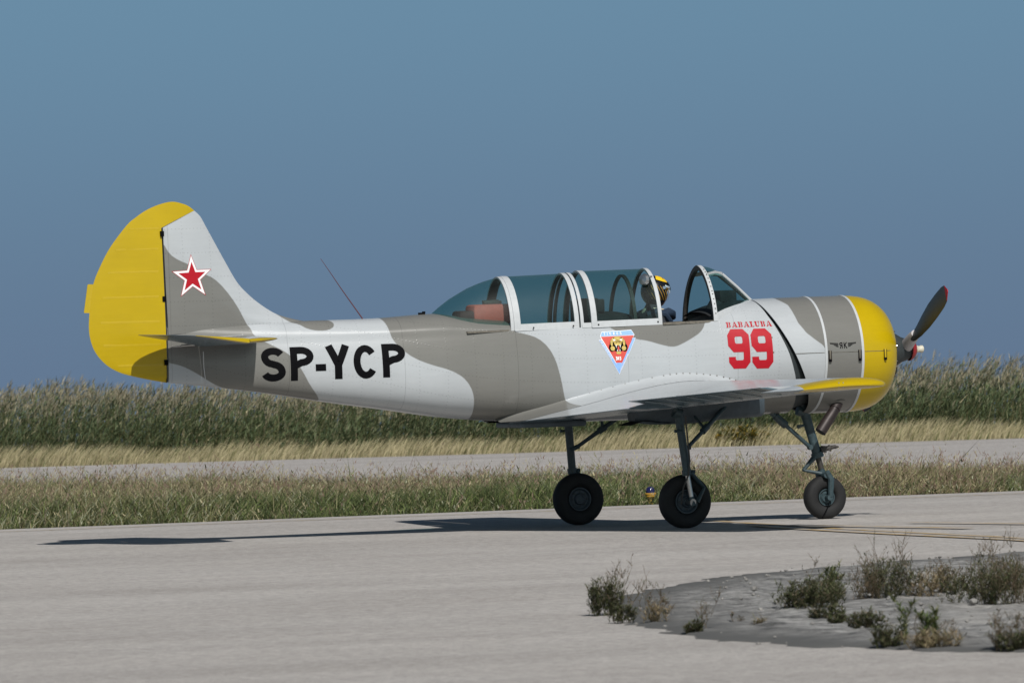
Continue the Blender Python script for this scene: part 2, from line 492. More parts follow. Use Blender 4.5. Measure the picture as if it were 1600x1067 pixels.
def worn_paint():
    mt, t, b = newmat('worn_yellow_line_paint')
    n = noise(t, 3., 6, .7, objco(t, (2., .6, 1.)))
    c = mixc(t, remap(t, n, .36, .62), (.378, .353, .330), (.40, .265, .095))
    t.links.new(c, b.inputs['Base Color']); b.inputs['Roughness'].default_value = .85
    return mt
M['oldpaint'] = worn_paint()
def strip(name, pts, w, mat, z, label):
    mb = MB(); L = []; Rr = []
    P = [np.array(p, float) for p in pts]
    for i, p in enumerate(P):
        t = P[min(i + 1, len(P) - 1)] - P[max(i - 1, 0)]; t /= np.linalg.norm(t); n = np.array([-t[1], t[0]])
        a = p + n * w / 2; b = p - n * w / 2
        L.append((a[0], a[1], z)); Rr.append((b[0], b[1], z))
    mb.grid([L, Rr])
    return tag(obj(name, mb, mat, smooth=False), label, kind='structure')
strip('painted_line', [uv(u, edge_near(u) - 1.35 - .02 * u) [:2] for u in np.linspace(-24, 24, 40)], .09, M['oldpaint'], .004, 'thin faded yellow edge line along the grass verge')
strip('painted_line', [(1.2, 1.2), (.92, -.77), (.60, -3.2), (.35, -5.6), (.08, -8.6), (-.4, -12.2)], .11, M['oldpaint'], .004, 'faded yellow guide line leading from the aeroplane towards the gravel')
strip('painted_line', [(.55, -1.6), (.33, -3.), (.0, -6.2), (-.25, -9.4), (-.7, -12.6)], .10, M['oldpaint'], .008, 'second faded yellow guide line beside the gravel')
strip('painted_line', [(.75, -2.1), (.80, -3.1), (.88, -4.2), (1.0, -5.6)], .13, M['oldpaint'], .012, 'short faded yellow paint remnant beside the guide lines')
strip('painted_line', [(1.55, -2.9), (1.75, -4.3), (1.95, -6.0)], .13, M['oldpaint'], .012, 'right-hand short yellow paint remnant near the frame edge')

# ------------------------------------------------------------------ vegetation
def ribbons(base, height, lean, width, face, tone, tone2=None, bend=1.6, tri=True):
    """blades: base (n,3), height n, lean (n,2) tip offset, width n, face angle n, tones (n,3)"""
    n = len(base); fx = np.cos(face) * width / 2; fy = np.sin(face) * width / 2
    z = np.zeros(n)
    mid = base + np.stack([lean[:, 0] * .5 ** bend, lean[:, 1] * .5 ** bend, height * .55], 1)
    tip = base + np.stack([lean[:, 0], lean[:, 1], height], 1)
    off = np.stack([fx, fy, z], 1)
    V = np.stack([base - off, base + off, mid + off * .8, mid - off * .8, tip], 1).reshape(-1, 3)
    i = np.arange(n) * 5
    T = np.stack([np.stack([i, i + 1, i + 2], 1), np.stack([i, i + 2, i + 3], 1), np.stack([i + 3, i + 2, i + 4], 1)], 1).reshape(-1, 3)
    t2 = tone if tone2 is None else tone2
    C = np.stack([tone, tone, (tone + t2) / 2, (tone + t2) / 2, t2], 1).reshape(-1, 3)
    return V, T, C

def tri_object(name, parts, mat, label=None, cat=None, kind=None, parent=None, group=None):
    V = []; T = []; C = []; o = 0
    for v, t, c in parts:
        V.append(v); T.append(t + o); C.append(c); o += len(v)
    V = np.concatenate(V).astype(np.float32); T = np.concatenate(T).astype(np.int32); C = np.concatenate(C).astype(np.float32)
    me = bpy.data.meshes.new(name)
    me.vertices.add(len(V)); me.vertices.foreach_set('co', V.ravel())
    me.loops.add(len(T) * 3); me.loops.foreach_set('vertex_index', T.ravel())
    me.polygons.add(len(T)); me.polygons.foreach_set('loop_start', np.arange(0, len(T) * 3, 3, dtype=np.int32))
    me.polygons.foreach_set('loop_total', np.full(len(T), 3, np.int32))
    at = me.attributes.new('tone', 'FLOAT_VECTOR', 'POINT'); at.data.foreach_set('vector', C.ravel())
    me.materials.append(mat); me.update(calc_edges=True)
    ob = bpy.data.objects.new(name, me); COL.objects.link(ob)
    if parent: ob.parent = parent
    return tag(ob, label, cat, group, kind)

def pick(n, pal, w, jit=.18):
    pal = np.array(pal); k = rng.choice(len(pal), n, p=np.array(w) / sum(w))
    return pal[k] * (1 + (rng.random((n, 1)) - .5) * 2 * jit)
GREEN = (.145, .178, .075); DKGREEN = (.085, .108, .05); OLIVE = (.225, .215, .105); TAN = (.46, .40, .245); STRAW = (.53, .465, .29); RUST = (.29, .195, .15); SILVER = (.42, .43, .30); LIME = (.21, .265, .09)
WIND = 1.0 * RV          # stems bend to the right of the picture

def grass_strip():
    n = 290000
    u = rng.uniform(-22, 22, n); d = rng.random(n) ** 1.25
    lo = edge_near(u); hi = np.maximum(edge_mid(u), lo + 1.2); v = lo + .02 + (hi - lo) * d
    # ragged verge and clumps
    cl = vnoise(u, v, .9, 11); cl2 = vnoise(u, v, 2.6, 12); cl3 = vnoise(u, v, .35, 14)
    keep = (cl2 * .5 + cl * .6 > .22) & ((v - lo) > .12 * vnoise(u, v * 0, 3., 13))
    u, v, d, cl, cl2, cl3, lo = (a[keep] for a in (u, v, d, cl, cl2, cl3, lo)); n = len(u)
    edge = np.clip((v - lo) / .8, .45, 1)
    h = (.07 + .14 * rng.random(n) + .20 * cl * vnoise(u, v, .5, 15) ** .5) * edge * (1.05 - .028 * np.clip(u, -8, 8))
    tall = rng.random(n) < .02; h[tall] *= rng.uniform(1.2, 1.9, int(tall.sum()))
    p = u[:, None] * RV + v[:, None] * DV
    base = np.stack([p[:, 0], p[:, 1], np.full(n, -.03)], 1)
    ang = rng.uniform(0, 2 * np.pi, n); la = h * rng.uniform(.2, 1.3, n)
    lean = np.stack([np.cos(ang), np.sin(ang)], 1) * la[:, None] + WIND * (h * .18)[:, None]
    tone = pick(n, [GREEN, OLIVE, DKGREEN, TAN, SILVER, LIME], [28, 27, 16, 15, 15, 7])
    dry = (cl3 + .25 * (cl - .5) > .60) & (rng.random(n) < .7); tone[dry] = pick(int(dry.sum()), [TAN, OLIVE, RUST, STRAW], [2, 3, 4, 1])
    grn = (cl3 + .25 * (cl - .5) < .42) & (rng.random(n) < .75); tone[grn] = pick(int(grn.sum()), [GREEN, LIME, DKGREEN], [3, 1.5, 3.5])
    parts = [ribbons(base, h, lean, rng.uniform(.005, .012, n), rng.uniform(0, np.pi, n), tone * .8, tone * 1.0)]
    # leafy herbs: short wide leaves floating through the height of the sward
    k = rng.choice(n, 110000); hb = base[k].copy(); hb[:, 2] += h[k] * rng.uniform(.15, 1., len(k))
    hl = rng.uniform(.03, .08, len(k)); a2 = rng.uniform(0, 2 * np.pi, len(k))
    parts.append(ribbons(hb, hl * rng.uniform(-.1, .9, len(k)), np.stack([np.cos(a2), np.sin(a2)], 1) * hl[:, None], rng.uniform(.008, .018, len(k)), a2 + np.pi / 2, pick(len(k), [SILVER, GREEN, OLIVE, TAN, DKGREEN], [2.5, 5, 4, 1.2, 4]) * .92, bend=1.))
    # flowering stalks with rusty or straw heads
    k = rng.choice(n, 21000, p=(.35 + d) / (.35 + d).sum()); hb = base[k]; hs = (h[k] * 1.0 + rng.uniform(.04, .20, len(k)) * rng.random(len(k)))
    sel = pick(len(k), [RUST, (.28, .20, .155), TAN, STRAW, OLIVE], [4, 4, 3, 1.5, 2])
    a2 = rng.uniform(0, 2 * np.pi, len(k)); ln = np.stack([np.cos(a2), np.sin(a2)], 1) * (hs * .2)[:, None] + WIND * (hs * .28)[:, None]
    parts.append(ribbons(hb, hs, ln, np.full(len(k), .005), rng.uniform(0, np.pi, len(k)), sel * .9, bend=1.4))
    tipz = hb + np.stack([ln[:, 0], ln[:, 1], hs], 1)
    for q in range(3):
        s = rng.uniform(-.02, .02, (len(k), 3)); s[:, 2] -= rng.uniform(0, .06, len(k))
        a3 = rng.uniform(0, 2 * np.pi, len(k)); hh = rng.uniform(.02, .045, len(k))
        parts.append(ribbons(tipz + s, hh, np.stack([np.cos(a3), np.sin(a3)], 1) * (hh * .6)[:, None], rng.uniform(.005, .011, len(k)), a3, sel))
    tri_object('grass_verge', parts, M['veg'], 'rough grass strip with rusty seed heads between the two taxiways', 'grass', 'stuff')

def reeds():
    # straw-coloured grass along the far taxiway
    n = 52000; u = rng.uniform(-24, 24, n); lo = edge_far(u); v = lo + .02 + 2.5 * rng.random(n)
    cl = vnoise(u, v, .8, 21); h = (.08 + .17 * rng.random(n) + .17 * cl) * np.clip((v - lo) / 1.1 + .35, .35, 1)
    p = u[:, None] * RV + v[:, None] * DV; base = np.stack([p[:, 0], p[:, 1], np.full(n, -.03)], 1)
    ang = rng.uniform(0, 2 * np.pi, n)
    lean = np.stack([np.cos(ang), np.sin(ang)], 1) * (h * .25)[:, None] + WIND * (h * .55)[:, None]
    tone = pick(n, [STRAW, TAN, OLIVE, GREEN], [6, 6, 2.2, .8])
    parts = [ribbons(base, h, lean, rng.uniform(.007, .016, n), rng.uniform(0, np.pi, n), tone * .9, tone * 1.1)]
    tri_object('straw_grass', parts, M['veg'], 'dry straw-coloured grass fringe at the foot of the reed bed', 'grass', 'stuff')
    # the reed bed
    n = 18000; u = rng.uniform(-24, 24, n); lo = edge_far(u) + 1.9; dv = 9. * rng.random(n) ** 1.3; v = lo + dv
    cl = vnoise(u, v, .5, 31); cl2 = vnoise(u, v, 1.6, 32)
    top = np.interp(u, [-10, -6, -4.5, -3, 2, 5, 10], [1.03, 1.05, .96, .93, 1.0, 1.15, 1.25])
    H = top * (.52 + .40 * vnoise(u, v * .5, .33, 33) + .18 * cl + .16 * cl2 + .18 * rng.random(n) ** 1.5) * np.clip(.50 + dv / 3.2, .5, 1)
    p = u[:, None] * RV + v[:, None] * DV; base = np.stack([p[:, 0], p[:, 1], np.full(n, -.05)], 1)
    ang = rng.uniform(0, 2 * np.pi, n)
    lean = np.stack([np.cos(ang), np.sin(ang)], 1) * (H * .10)[:, None] + WIND * (H * rng.uniform(.08, .36, n))[:, None]
    st = pick(n, [OLIVE, GREEN, TAN], [3, 4, .8]) * .7
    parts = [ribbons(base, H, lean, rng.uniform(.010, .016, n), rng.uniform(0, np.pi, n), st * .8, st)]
    L1 = (.125, .160, .082); L2 = (.082, .112, .060); L3 = (.18, .195, .11)
    for q in range(18):
        f = rng.uniform(.12, .98, n); b = base + np.stack([lean[:, 0] * f ** 1.6, lean[:, 1] * f ** 1.6, H * f], 1)
        a = rng.uniform(0, 2 * np.pi, n); ll = rng.uniform(.07, .22, n)
        ln = np.stack([np.cos(a), np.sin(a)], 1) * (ll * .6)[:, None] + WIND * (ll * .35)[:, None]
        tn = pick(n, [L1, L2, L3, TAN], [5, 4, 2, .35]); tn = tn * (.78 + .5 * vnoise(u, v, .8, 35))[:, None]; hi_ = (f > .8) & (H > .72 * top) & (rng.random(n) < .6); tn[hi_] = pick(int(hi_.sum()), [(.36, .32, .22), (.30, .265, .18)], [1, 1])
        parts.append(ribbons(b, ll * rng.uniform(.15, .8, n), ln, rng.uniform(.008, .019, n), a + np.pi / 2, tn, bend=1.))
    # plumes
    k = np.where(rng.random(n) < .62 * np.clip((H / top - .55) / .3, 0.04, 1))[0]; tp = base[k] + np.stack([lean[k, 0], lean[k, 1], H[k] - .02], 1)
    for q in range(4):
        a = rng.uniform(0, 2 * np.pi, len(k)); ll = rng.uniform(.05, .13, len(k))
        ln = np.stack([np.cos(a), np.sin(a)], 1) * (ll * .25)[:, None] + WIND * (ll * .4)[:, None]
        tn = pick(len(k), [(.33, .285, .20), (.38, .335, .24), (.26, .23, .155)], [3, 2, 3])
        parts.append(ribbons(tp - np.array([0, 0, .04 * q]), ll * .9, ln, rng.uniform(.007, .014, len(k)), a + np.pi / 2, tn, bend=1.))
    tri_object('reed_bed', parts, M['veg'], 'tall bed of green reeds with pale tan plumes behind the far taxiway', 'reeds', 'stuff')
grass_strip()
reeds()

def shrub(name, x, y, z, h, spread, kind, label, cat, group=None, seed=0, nst=14):
    g = np.random.default_rng(seed)
    root = empty(name, (x, y, z), label, cat, group)
    SV = []; FV = []
    pal = {'bushy': [(.105, .122, .06), (.078, .09, .046), (.15, .14, .085), (.18, .145, .10), (.125, .135, .072)],
           'spike': [(.115, .15, .06), (.085, .115, .045), (.20, .20, .09)],
           'wiry': [(.15, .125, .08), (.20, .15, .105), (.10, .115, .06)],
           'dry': [(.36, .29, .18), (.27, .21, .14), (.16, .15, .08)],
           'flower': [(.11, .13, .05), (.16, .16, .06), (.34, .23, .03)]}[kind]
    pal = np.array(pal)
    leafn, leafl, leafw = {'bushy': (17, .026, .006), 'spike': (40, .042, .008), 'wiry': (8, .018, .005), 'dry': (12, .05, .005), 'flower': (40, .05, .02)}[kind]
    nst = int(nst * {'bushy': 2.2, 'dry': 1.6, 'wiry': 1.15}.get(kind, 1.)); spread *= 1.25
    for s in range(nst):
        a = g.uniform(0, 2 * np.pi); r = spread * g.random() ** .5 * (.9 if kind != 'spike' else .55); hh = h * g.uniform(.45, 1.) * (1 - .35 * (r / spread) ** 2)
        tip = np.array([np.cos(a) * r, np.sin(a) * r, hh]) + np.array([RV[0], RV[1], 0]) * hh * g.uniform(-.05, .38)
        b0 = np.array([np.cos(a + g.normal(0, .5)), np.sin(a + g.normal(0, .5)), 0]) * r * g.uniform(.35, .95) + np.array([0, 0, -.02])
        ts = np.linspace(0, 1, 6); wob = g.normal(0, .018 * (h / .3), (6, 3)); wob[0] = 0
        pts = b0 + (tip - b0) * ts[:, None]; pts[:, :2] = b0[:2] + (tip - b0)[:2] * (ts ** 1.5)[:, None]; pts += wob
        branches = [(pts, .0022)]
        for q in range({'bushy': 6, 'spike': 2, 'wiry': 12, 'dry': 4, 'flower': 5}[kind]):
            i = g.integers(1, 5); o = pts[i]; ba = g.uniform(0, 2 * np.pi); bl = h * g.uniform(.12, .32)
            e_ = o + np.array([np.cos(ba) * .55, np.sin(ba) * .55, .8]) * bl
            branches.append((np.stack([o, (o + e_) / 2 + g.normal(0, .008, 3), e_]), .0015))
        for br, w in branches:
            col = pal[g.integers(len(pal))] * .85
            if kind in ('wiry', 'dry'): col = pal[g.integers(2)]
            k = len(br)
            for i in range(k - 1):
                for fa in (0., np.pi / 2):
                    off = np.array([np.cos(fa + .3), np.sin(fa + .3), 0]) * w * (1 - .5 * i / k)
                    V = np.array([br[i] - off, br[i] + off, br[i + 1] + off * .7, br[i + 1] - off * .7])
                    SV.append((V, np.array([[0, 1, 2], [0, 2, 3]]), np.tile(col, (4, 1))))
            m_ = max(2, int(leafn * (1. if k > 3 else .35)))
            f = g.uniform(.15 if kind != 'wiry' else .5, 1.0, m_)
            idx = f * (k - 1); i0 = np.minimum(idx.astype(int), k - 2); fr = (idx - i0)[:, None]
            b = br[i0] * (1 - fr) + br[i0 + 1] * fr
            la = g.uniform(0, 2 * np.pi, m_); ll = leafl * g.uniform(.6, 1.3, m_)
            up = g.uniform(.1, .9, m_) if kind != 'spike' else g.uniform(.4, 1., m_)
            tn = pal[g.integers(0, len(pal), m_)] * g.uniform(.8, 1.2, (m_, 1))
            FV.append(ribbons(b, ll * up, np.stack([np.cos(la), np.sin(la)], 1) * ll[:, None], leafw * g.uniform(.7, 1.3, m_), la + np.pi / 2, tn, bend=1.))
    tri_object('stem', SV, M['veg'], parent=root)
    tri_object('foliage', FV, M['veg'], parent=root)
    return root

GW = 'weeds growing on the gravel island'
zz = .02
for args in [
    ('weed_shrub', -8.57, -22.65, .27, .11, 'bushy', 'dense dark green weed bush at the left tip of the gravel island', 24),
    ('wiry_weed', -8.46, -22.55, .36, .17, 'wiry', 'thin reddish wiry weed leaning out of the left tip bush', 10),
    ('weed_shrub', -9.00, -24.15, .12, .08, 'bushy', 'low green weed just right of the left tip bush on the edge', 10),
    ('wiry_weed', -8.36, -22.85, .25, .10, 'wiry', 'sparse wiry weed between the left tip bush and the straw tuft', 4),
    ('dry_weed', -8.95, -24.65, .16, .10, 'dry', 'straw-coloured dry tuft on the near gravel edge', 8),
    ('wiry_weed', -8.80, -24.2, .27, .10, 'wiry', 'sparse wiry weed standing behind the straw tuft', 4),
    ('weed_shrub', -9.42, -26.5, .08, .06, 'bushy', 'small low green tuft at the foot of the tall wiry weed', 9),
    ('wiry_weed', -9.22, -26.1, .31, .08, 'wiry', 'tall sparse wiry weed on the near gravel edge over a green tuft', 3),
    ('wiry_weed', -8.76, -25.56, .10, .05, 'wiry', 'tiny wiry sprig in the middle of the bare gravel', 3),
    ('dry_weed', -8.77, -25.9, .06, .04, 'dry', 'tiny dry sprig right of the wiry sprig on bare gravel', 3),
    ('weed_shrub', -7.62, -23.75, .22, .21, 'bushy', 'wide dark green weed bush in the middle of the gravel island', 34),
    ('weed_shrub', -7.20, -22.9, .22, .14, 'bushy', 'right half of the wide middle bush, below the leafy spike', 24),
    ('spiky_weed', -6.77, -22.0, .27, .05, 'spike', 'upright leafy green spike rising from the wide middle bush', 6),
    ('weed_shrub', -8.24, -25.6, .11, .11, 'bushy', 'low green clump in front of the wide middle bush', 14),
    ('weed_shrub', -8.40, -26.2, .07, .07, 'bushy', 'lowest dark tuft right in front of the middle bush clump', 8),
    ('wiry_weed', -5.45, -18.3, .30, .03, 'wiry', 'single thin stalk on the rear edge of the gravel island', 1),
    ('weed_shrub', -6.62, -22.2, .30, .10, 'wiry', 'thin feathery weed right of the leafy spike', 14),
    ('weed_shrub', -6.42, -22.0, .29, .22, 'bushy', 'tall feathery green weed in the middle of the rear row', 24),
    ('wiry_weed', -6.25, -21.7, .44, .16, 'wiry', 'tallest feathery wiry weed leaning right against the pale tarmac', 13),
    ('weed_shrub', -6.15, -22.0, .20, .17, 'dry', 'dry brown and green tuft row right of the tall feathery weed', 16),
    ('weed_shrub', -5.85, -21.7, .24, .20, 'wiry', 'rust-brown weed patch left of the big thicket', 22),
    ('weed_shrub', -5.75, -21.75, .17, .30, 'bushy', 'low green growth under the rust-brown patch', 16),
    ('weed_shrub', -6.70, -24.4, .30, .26, 'bushy', 'big olive weed thicket at the right frame edge', 26),
    ('weed_shrub', -6.55, -24.5, .34, .25, 'wiry', 'rust-tinged wiry growth in the thicket at the right frame edge', 22),
    ('wiry_weed', -5.50, -21.7, .42, .20, 'wiry', 'tall wiry weed rising behind the thicket at the right frame edge', 16),
    ('weed_shrub', -5.50, -21.9, .26, .22, 'bushy', 'green weed behind the thicket at the right frame edge', 22),
    ('weed_shrub', -8.67, -27.3, .13, .12, 'bushy', 'low spreading grey-green weed before the tall leafy spikes', 18),
    ('weed_shrub', -9.52, -29.75, .13, .08, 'bushy', 'olive weed at the foot of the leafy spikes, left side', 14),
    ('spiky_weed', -9.41, -29.75, .28, .035, 'spike', 'tallest leafy green spike on the near edge of the gravel', 3),
    ('spiky_weed', -9.26, -29.75, .23, .10, 'spike', 'leaning pair of leafy green spikes on the near gravel edge', 6),
    ('dry_weed', -9.38, -30.1, .10, .17, 'dry', 'bleached dry grass lying at the foot of the leafy spikes', 22),
    ('wiry_weed', -8.9, -28.9, .15, .16, 'wiry', 'thin brown sprigs right of the leafy spikes', 7),
    ('weed_shrub', -9.27, -30.9, .24, .12, 'wiry', 'reddish wiry weed at the lower right corner of the frame', 18),
    ('weed_shrub', -9.24, -30.95, .12, .12, 'bushy', 'low green weed at the lower right corner of the frame', 14),
    ('weed_shrub', -4.3, -23.5, .30, .30, 'bushy', 'green bush on the island beyond the right frame edge', 24),
    ('wiry_weed', -3.2, -20.5, .34, .25, 'wiry', 'wiry weed far right on the rear of the island', 16),
    ('dry_weed', -5.2, -27.5, .20, .25, 'dry', 'dry straw tuft far right on the near part of the island', 16)]:
    nm_, x_, y_, h_, sp_, kd_, lb_, ns_ = args
    shrub(nm_, x_, y_, .015, h_, sp_, kd_, lb_, 'weed', GW, int(abs(x_ * 977 + y_ * 131)), ns_)
bx, by, _ = uv(2.35, 50.1)
shrub('flowering_bush', bx, by, -.02, .30, .42, 'flower', 'low green bush with yellow flowers at the foot of the reeds', 'bush', None, 40, 60)
for i, (u_, h_) in enumerate([(-4.5, 1.02), (-5.2, .95), (-3.6, .93)]):
    x_, y_, _ = uv(u_, 61.5)
    shrub('background_bush', x_, y_, -.05, h_, .30, 'bushy', ['taller dark bush topping the reeds below the tail', 'dark bush at the left of the pair below the tail', 'low dark bush on the skyline right of the taller one'][i], 'bush', 'dark bushes on the reed skyline', 50 + i, 50)

# ------------------------------------------------------------------ the aeroplane
PLANE = empty('propeller_aircraft', (0, 0, 0), 'white and grey camouflaged trainer plane with yellow tail and nose, red star and red 99', 'aircraft')

WX = [-4.32, -3.5, -2.9, -2.3, -1.8, -1.2, 0, .75, 1.25, 1.7]
WW = [.035, .165, .25, .33, .385, .425, .455, .465, .482, .50]
WS = [.03, .13, .20, .27, .32, .36, .38, .40, .44, .47]
ZBX = [-4.318, -3.523, -2.907, -2.327, -1.819, -1.478, -1.096, -.47, 1.9]
ZBZ = [1.435, 1.329, 1.223, 1.132, 1.05, 1.012, .986, .962, .975]
ZTX = [-4.32, -3.3, -2.98, -2.385, -1.83, -1.6, -1.3, -1.19, -1.0, .5, .72, 1.0, 1.235, 1.7]
ZTZ = [1.93, 1.945, 1.947, 1.95, 1.975, 1.945, 1.912, 1.90, 1.88, 1.88, 1.91, 1.975, 2.018, 2.03]
def smooth_interp(x, xs, zs):
    # monotone-ish cubic through the points
    xs = np.asarray(xs, float); zs = np.asarray(zs, float)
    d = np.diff(zs) / np.diff(xs); mm = np.zeros(len(xs)); mm[1:-1] = (d[1:] + d[:-1]) / 2; mm[0] = d[0]; mm[-1] = d[-1]
    for i in range(1, len(xs) - 1):
        if d[i - 1] * d[i] <= 0: mm[i] = 0
    i = int(np.clip(np.searchsorted(xs, x) - 1, 0, len(xs) - 2)); h = xs[i + 1] - xs[i]; t = np.clip((x - xs[i]) / h, 0, 1)
    return (2 * t**3 - 3 * t**2 + 1) * zs[i] + (t**3 - 2 * t**2 + t) * h * mm[i] + (-2 * t**3 + 3 * t**2) * zs[i + 1] + (t**3 - t**2) * h * mm[i + 1]
def zsill(x): return 1.80 + .015 * (x + 1.2)
NL, NM, NU = 14, 8, 10                      # rows: belly, side, upper deck
def section(x):
    """half section on the -Y side from keel to spine: list of (y, z)"""
    w = smooth_interp(x, WX, WW); ws = smooth_interp(x, WX, WS); zb = smooth_interp(x, ZBX, ZBZ); zt = smooth_interp(x, ZTX, ZTZ); zs = zsill(x)
    zm = zb + .5 * (zs - zb); n = 2.6
    P = []
    for i in range(NL):
        a = (math.pi / 2) * i / NL
        P.append((w * math.sin(a) ** (2 / n), zm - (zm - zb) * math.cos(a) ** (2 / n)))
    for i in range(NM):
        t = i / NM; P.append((w - (w - ws) * t * t, zm + (zs - zm) * t))
    nu = 2.0
    for i in range(NU + 1):
        a = (math.pi / 2) * i / NU
        P.append((ws * math.cos(a) ** (2 / nu), zs + (zt - zs) * math.sin(a) ** (2 / nu)))
    if x > .6:
        k = min((x - .6) / .62, 1.); k = k * k * (3 - 2 * k)
        P = [(y * (1 - k) + k * math.sqrt(max(.519 ** 2 - (z - 1.495) ** 2, 0)), z) for y, z in P]
    return P
GAPZ = [.95, 1.292, 1.524, 1.723, 1.864, 2.03]; GAPL = [1.545, 1.467, 1.394, 1.314, 1.256, 1.205]
GAPR = [1.70, 1.560, 1.450, 1.352, 1.285, 1.212]
X0G = .80
def fx_shift(x, z, table, xend):
    if x <= X0G: return x
    e_ = float(np.interp(z, GAPZ, table)); return X0G + (x - X0G) * (e_ - X0G) / (xend - X0G)

XS = list(np.arange(-4.32, -1.2, .035)) + list(np.arange(-1.19, .74, .035)) + [.74] + list(np.arange(.77, 1.24, .03))
XEND = XS[-1]
def full_ring(x, table=GAPL, xend=XEND, shrink=0.):
    h = section(x); out = []
    for s, pts in ((-1, h), (1, h[-2:0:-1])):
        for (y, z) in pts:
            out.append((fx_shift(x, z, table, xend), s * max(y - shrink, .002), z))
    return out

# painted zones, in the aeroplane's side elevation (X, Z)
P1 = [(-4.333, 2.676), (-4.286, 2.579), (-4.208, 2.52), (-4.109, 2.479), (-3.971, 2.389), (-3.873, 2.348), (-3.775, 2.249), (-3.679, 2.112), (-3.603, 1.956), (-3.563, 1.895), (-3.549, 1.831), (-3.461, 1.777), (-3.412, 1.751), (-3.281, 1.682), (-3.192, 1.599), (-3.124, 1.485), (-3.066, 1.372), (-2.952, 1.24), (-2.88, 1.15), (-3.629, 1.174), (-3.757, 1.358), (-3.869, 1.387), (-3.961, 1.435), (-4.076, 1.512), (-4.202, 1.582), (-4.325, 1.613), (-4.458, 1.655), (-4.413, 2.681)]
P2 = [(-3.442, 2.114), (-3.331, 2.043), (-3.185, 1.937), (-3.113, 1.918), (-3.062, 1.876), (-2.97, 1.853), (-2.872, 1.854), (-2.806, 1.884), (-2.795, 1.925), (-2.835, 1.954), (-2.90, 2.02), (-3.24, 2.09)]
P3 = [(-2.36, 2.05), (-2.345, 1.96), (-2.331, 1.885), (-2.318, 1.813), (-2.294, 1.741), (-2.229, 1.664), (-2.122, 1.581), (-1.979, 1.521), (-1.801, 1.468), (-1.679, 1.399), (-1.614, 1.308), (-1.581, 1.211), (-1.569, 1.098), (-1.557, 1.033), (-1.495, .90), (-.487, .88), (-.627, 1.018), (-.693, 1.1), (-.723, 1.15), (-.747, 1.222), (-.773, 1.353), (-.816, 1.531), (-.874, 1.646), (-.965, 1.73), (-1.08, 1.769), (-1.195, 1.793), (-1.182, 1.9), (-1.123, 2.05), (-1.793, 2.06)]
P4 = [(-.344, 1.842), (-.274, 1.803), (-.195, 1.755), (-.051, 1.691), (.067, 1.674), (.2, 1.63), (.312, 1.606), (.379, 1.626), (.491, 1.679), (.575, 1.726), (.62, 1.774), (.657, 1.87), (.187, 1.914), (-.333, 1.871)]
P5 = [(1.441, 2.085), (1.443, 2.008), (1.496, 1.955), (1.508, 1.869), (1.521, 1.792), (1.579, 1.699), (1.651, 1.637), (1.726, 1.58), (1.750, 1.527), (1.750, 1.22), (1.5, 1.15), (1.3, .80), (2.107, .80), (2.107, 2.2), (1.44, 2.2)]
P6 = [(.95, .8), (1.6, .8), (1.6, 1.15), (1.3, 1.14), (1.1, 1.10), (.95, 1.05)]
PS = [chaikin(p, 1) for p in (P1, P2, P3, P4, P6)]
def paint_attrs(V, polys, yellow=None, under=None, rv=None):
    V = np.asarray(V, float); XZ = V[:, [0, 2]]
    g = np.full(len(V), -1.)
    for p in polys: g = np.maximum(g, sdist(XZ, p))
    y = np.full(len(V), -1.) if yellow is None else yellow(V)
    u = np.full(len(V), -1.) if under is None else under(V)
    r_ = np.stack([V[:, 0], V[:, 2], V[:, 1]], 1) if rv is None else rv
    return {'grey': g, 'yellow': y, 'under': u, 'rv': r_}

def fuselage():
    rings = [full_ring(x) for x in XS]
    n = len(rings[0]); top = NL + NM
    mb = MB()
    def skip(i, j):
        x = XS[i]
        if not (-1.19 <= x < .735): return False
        return top <= j < n - top
    mb.grid(rings, closed=True, skip=skip)
    mb.add(rings[0], [tuple(range(n))])
    # girth coordinate for rivets
    rv = []
    for rg in rings:
        s = 0.; acc = [0.]
        for a, b in zip(rg[:-1], rg[1:]):
            s += math.hypot(b[1] - a[1], b[2] - a[2]); acc.append(s)
        for k, p in enumerate(rg):
            rv.append((p[0], acc[k] if k <= n // 2 else 3 - acc[k], 0))
    rv += rv[:n]
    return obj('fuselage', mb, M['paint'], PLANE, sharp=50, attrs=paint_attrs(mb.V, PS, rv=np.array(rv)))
FUS = fuselage()
FBVH = BVHTree.FromPolygons([v.co for v in FUS.data.vertices], [p.vertices[:] for p in FUS.data.polygons])

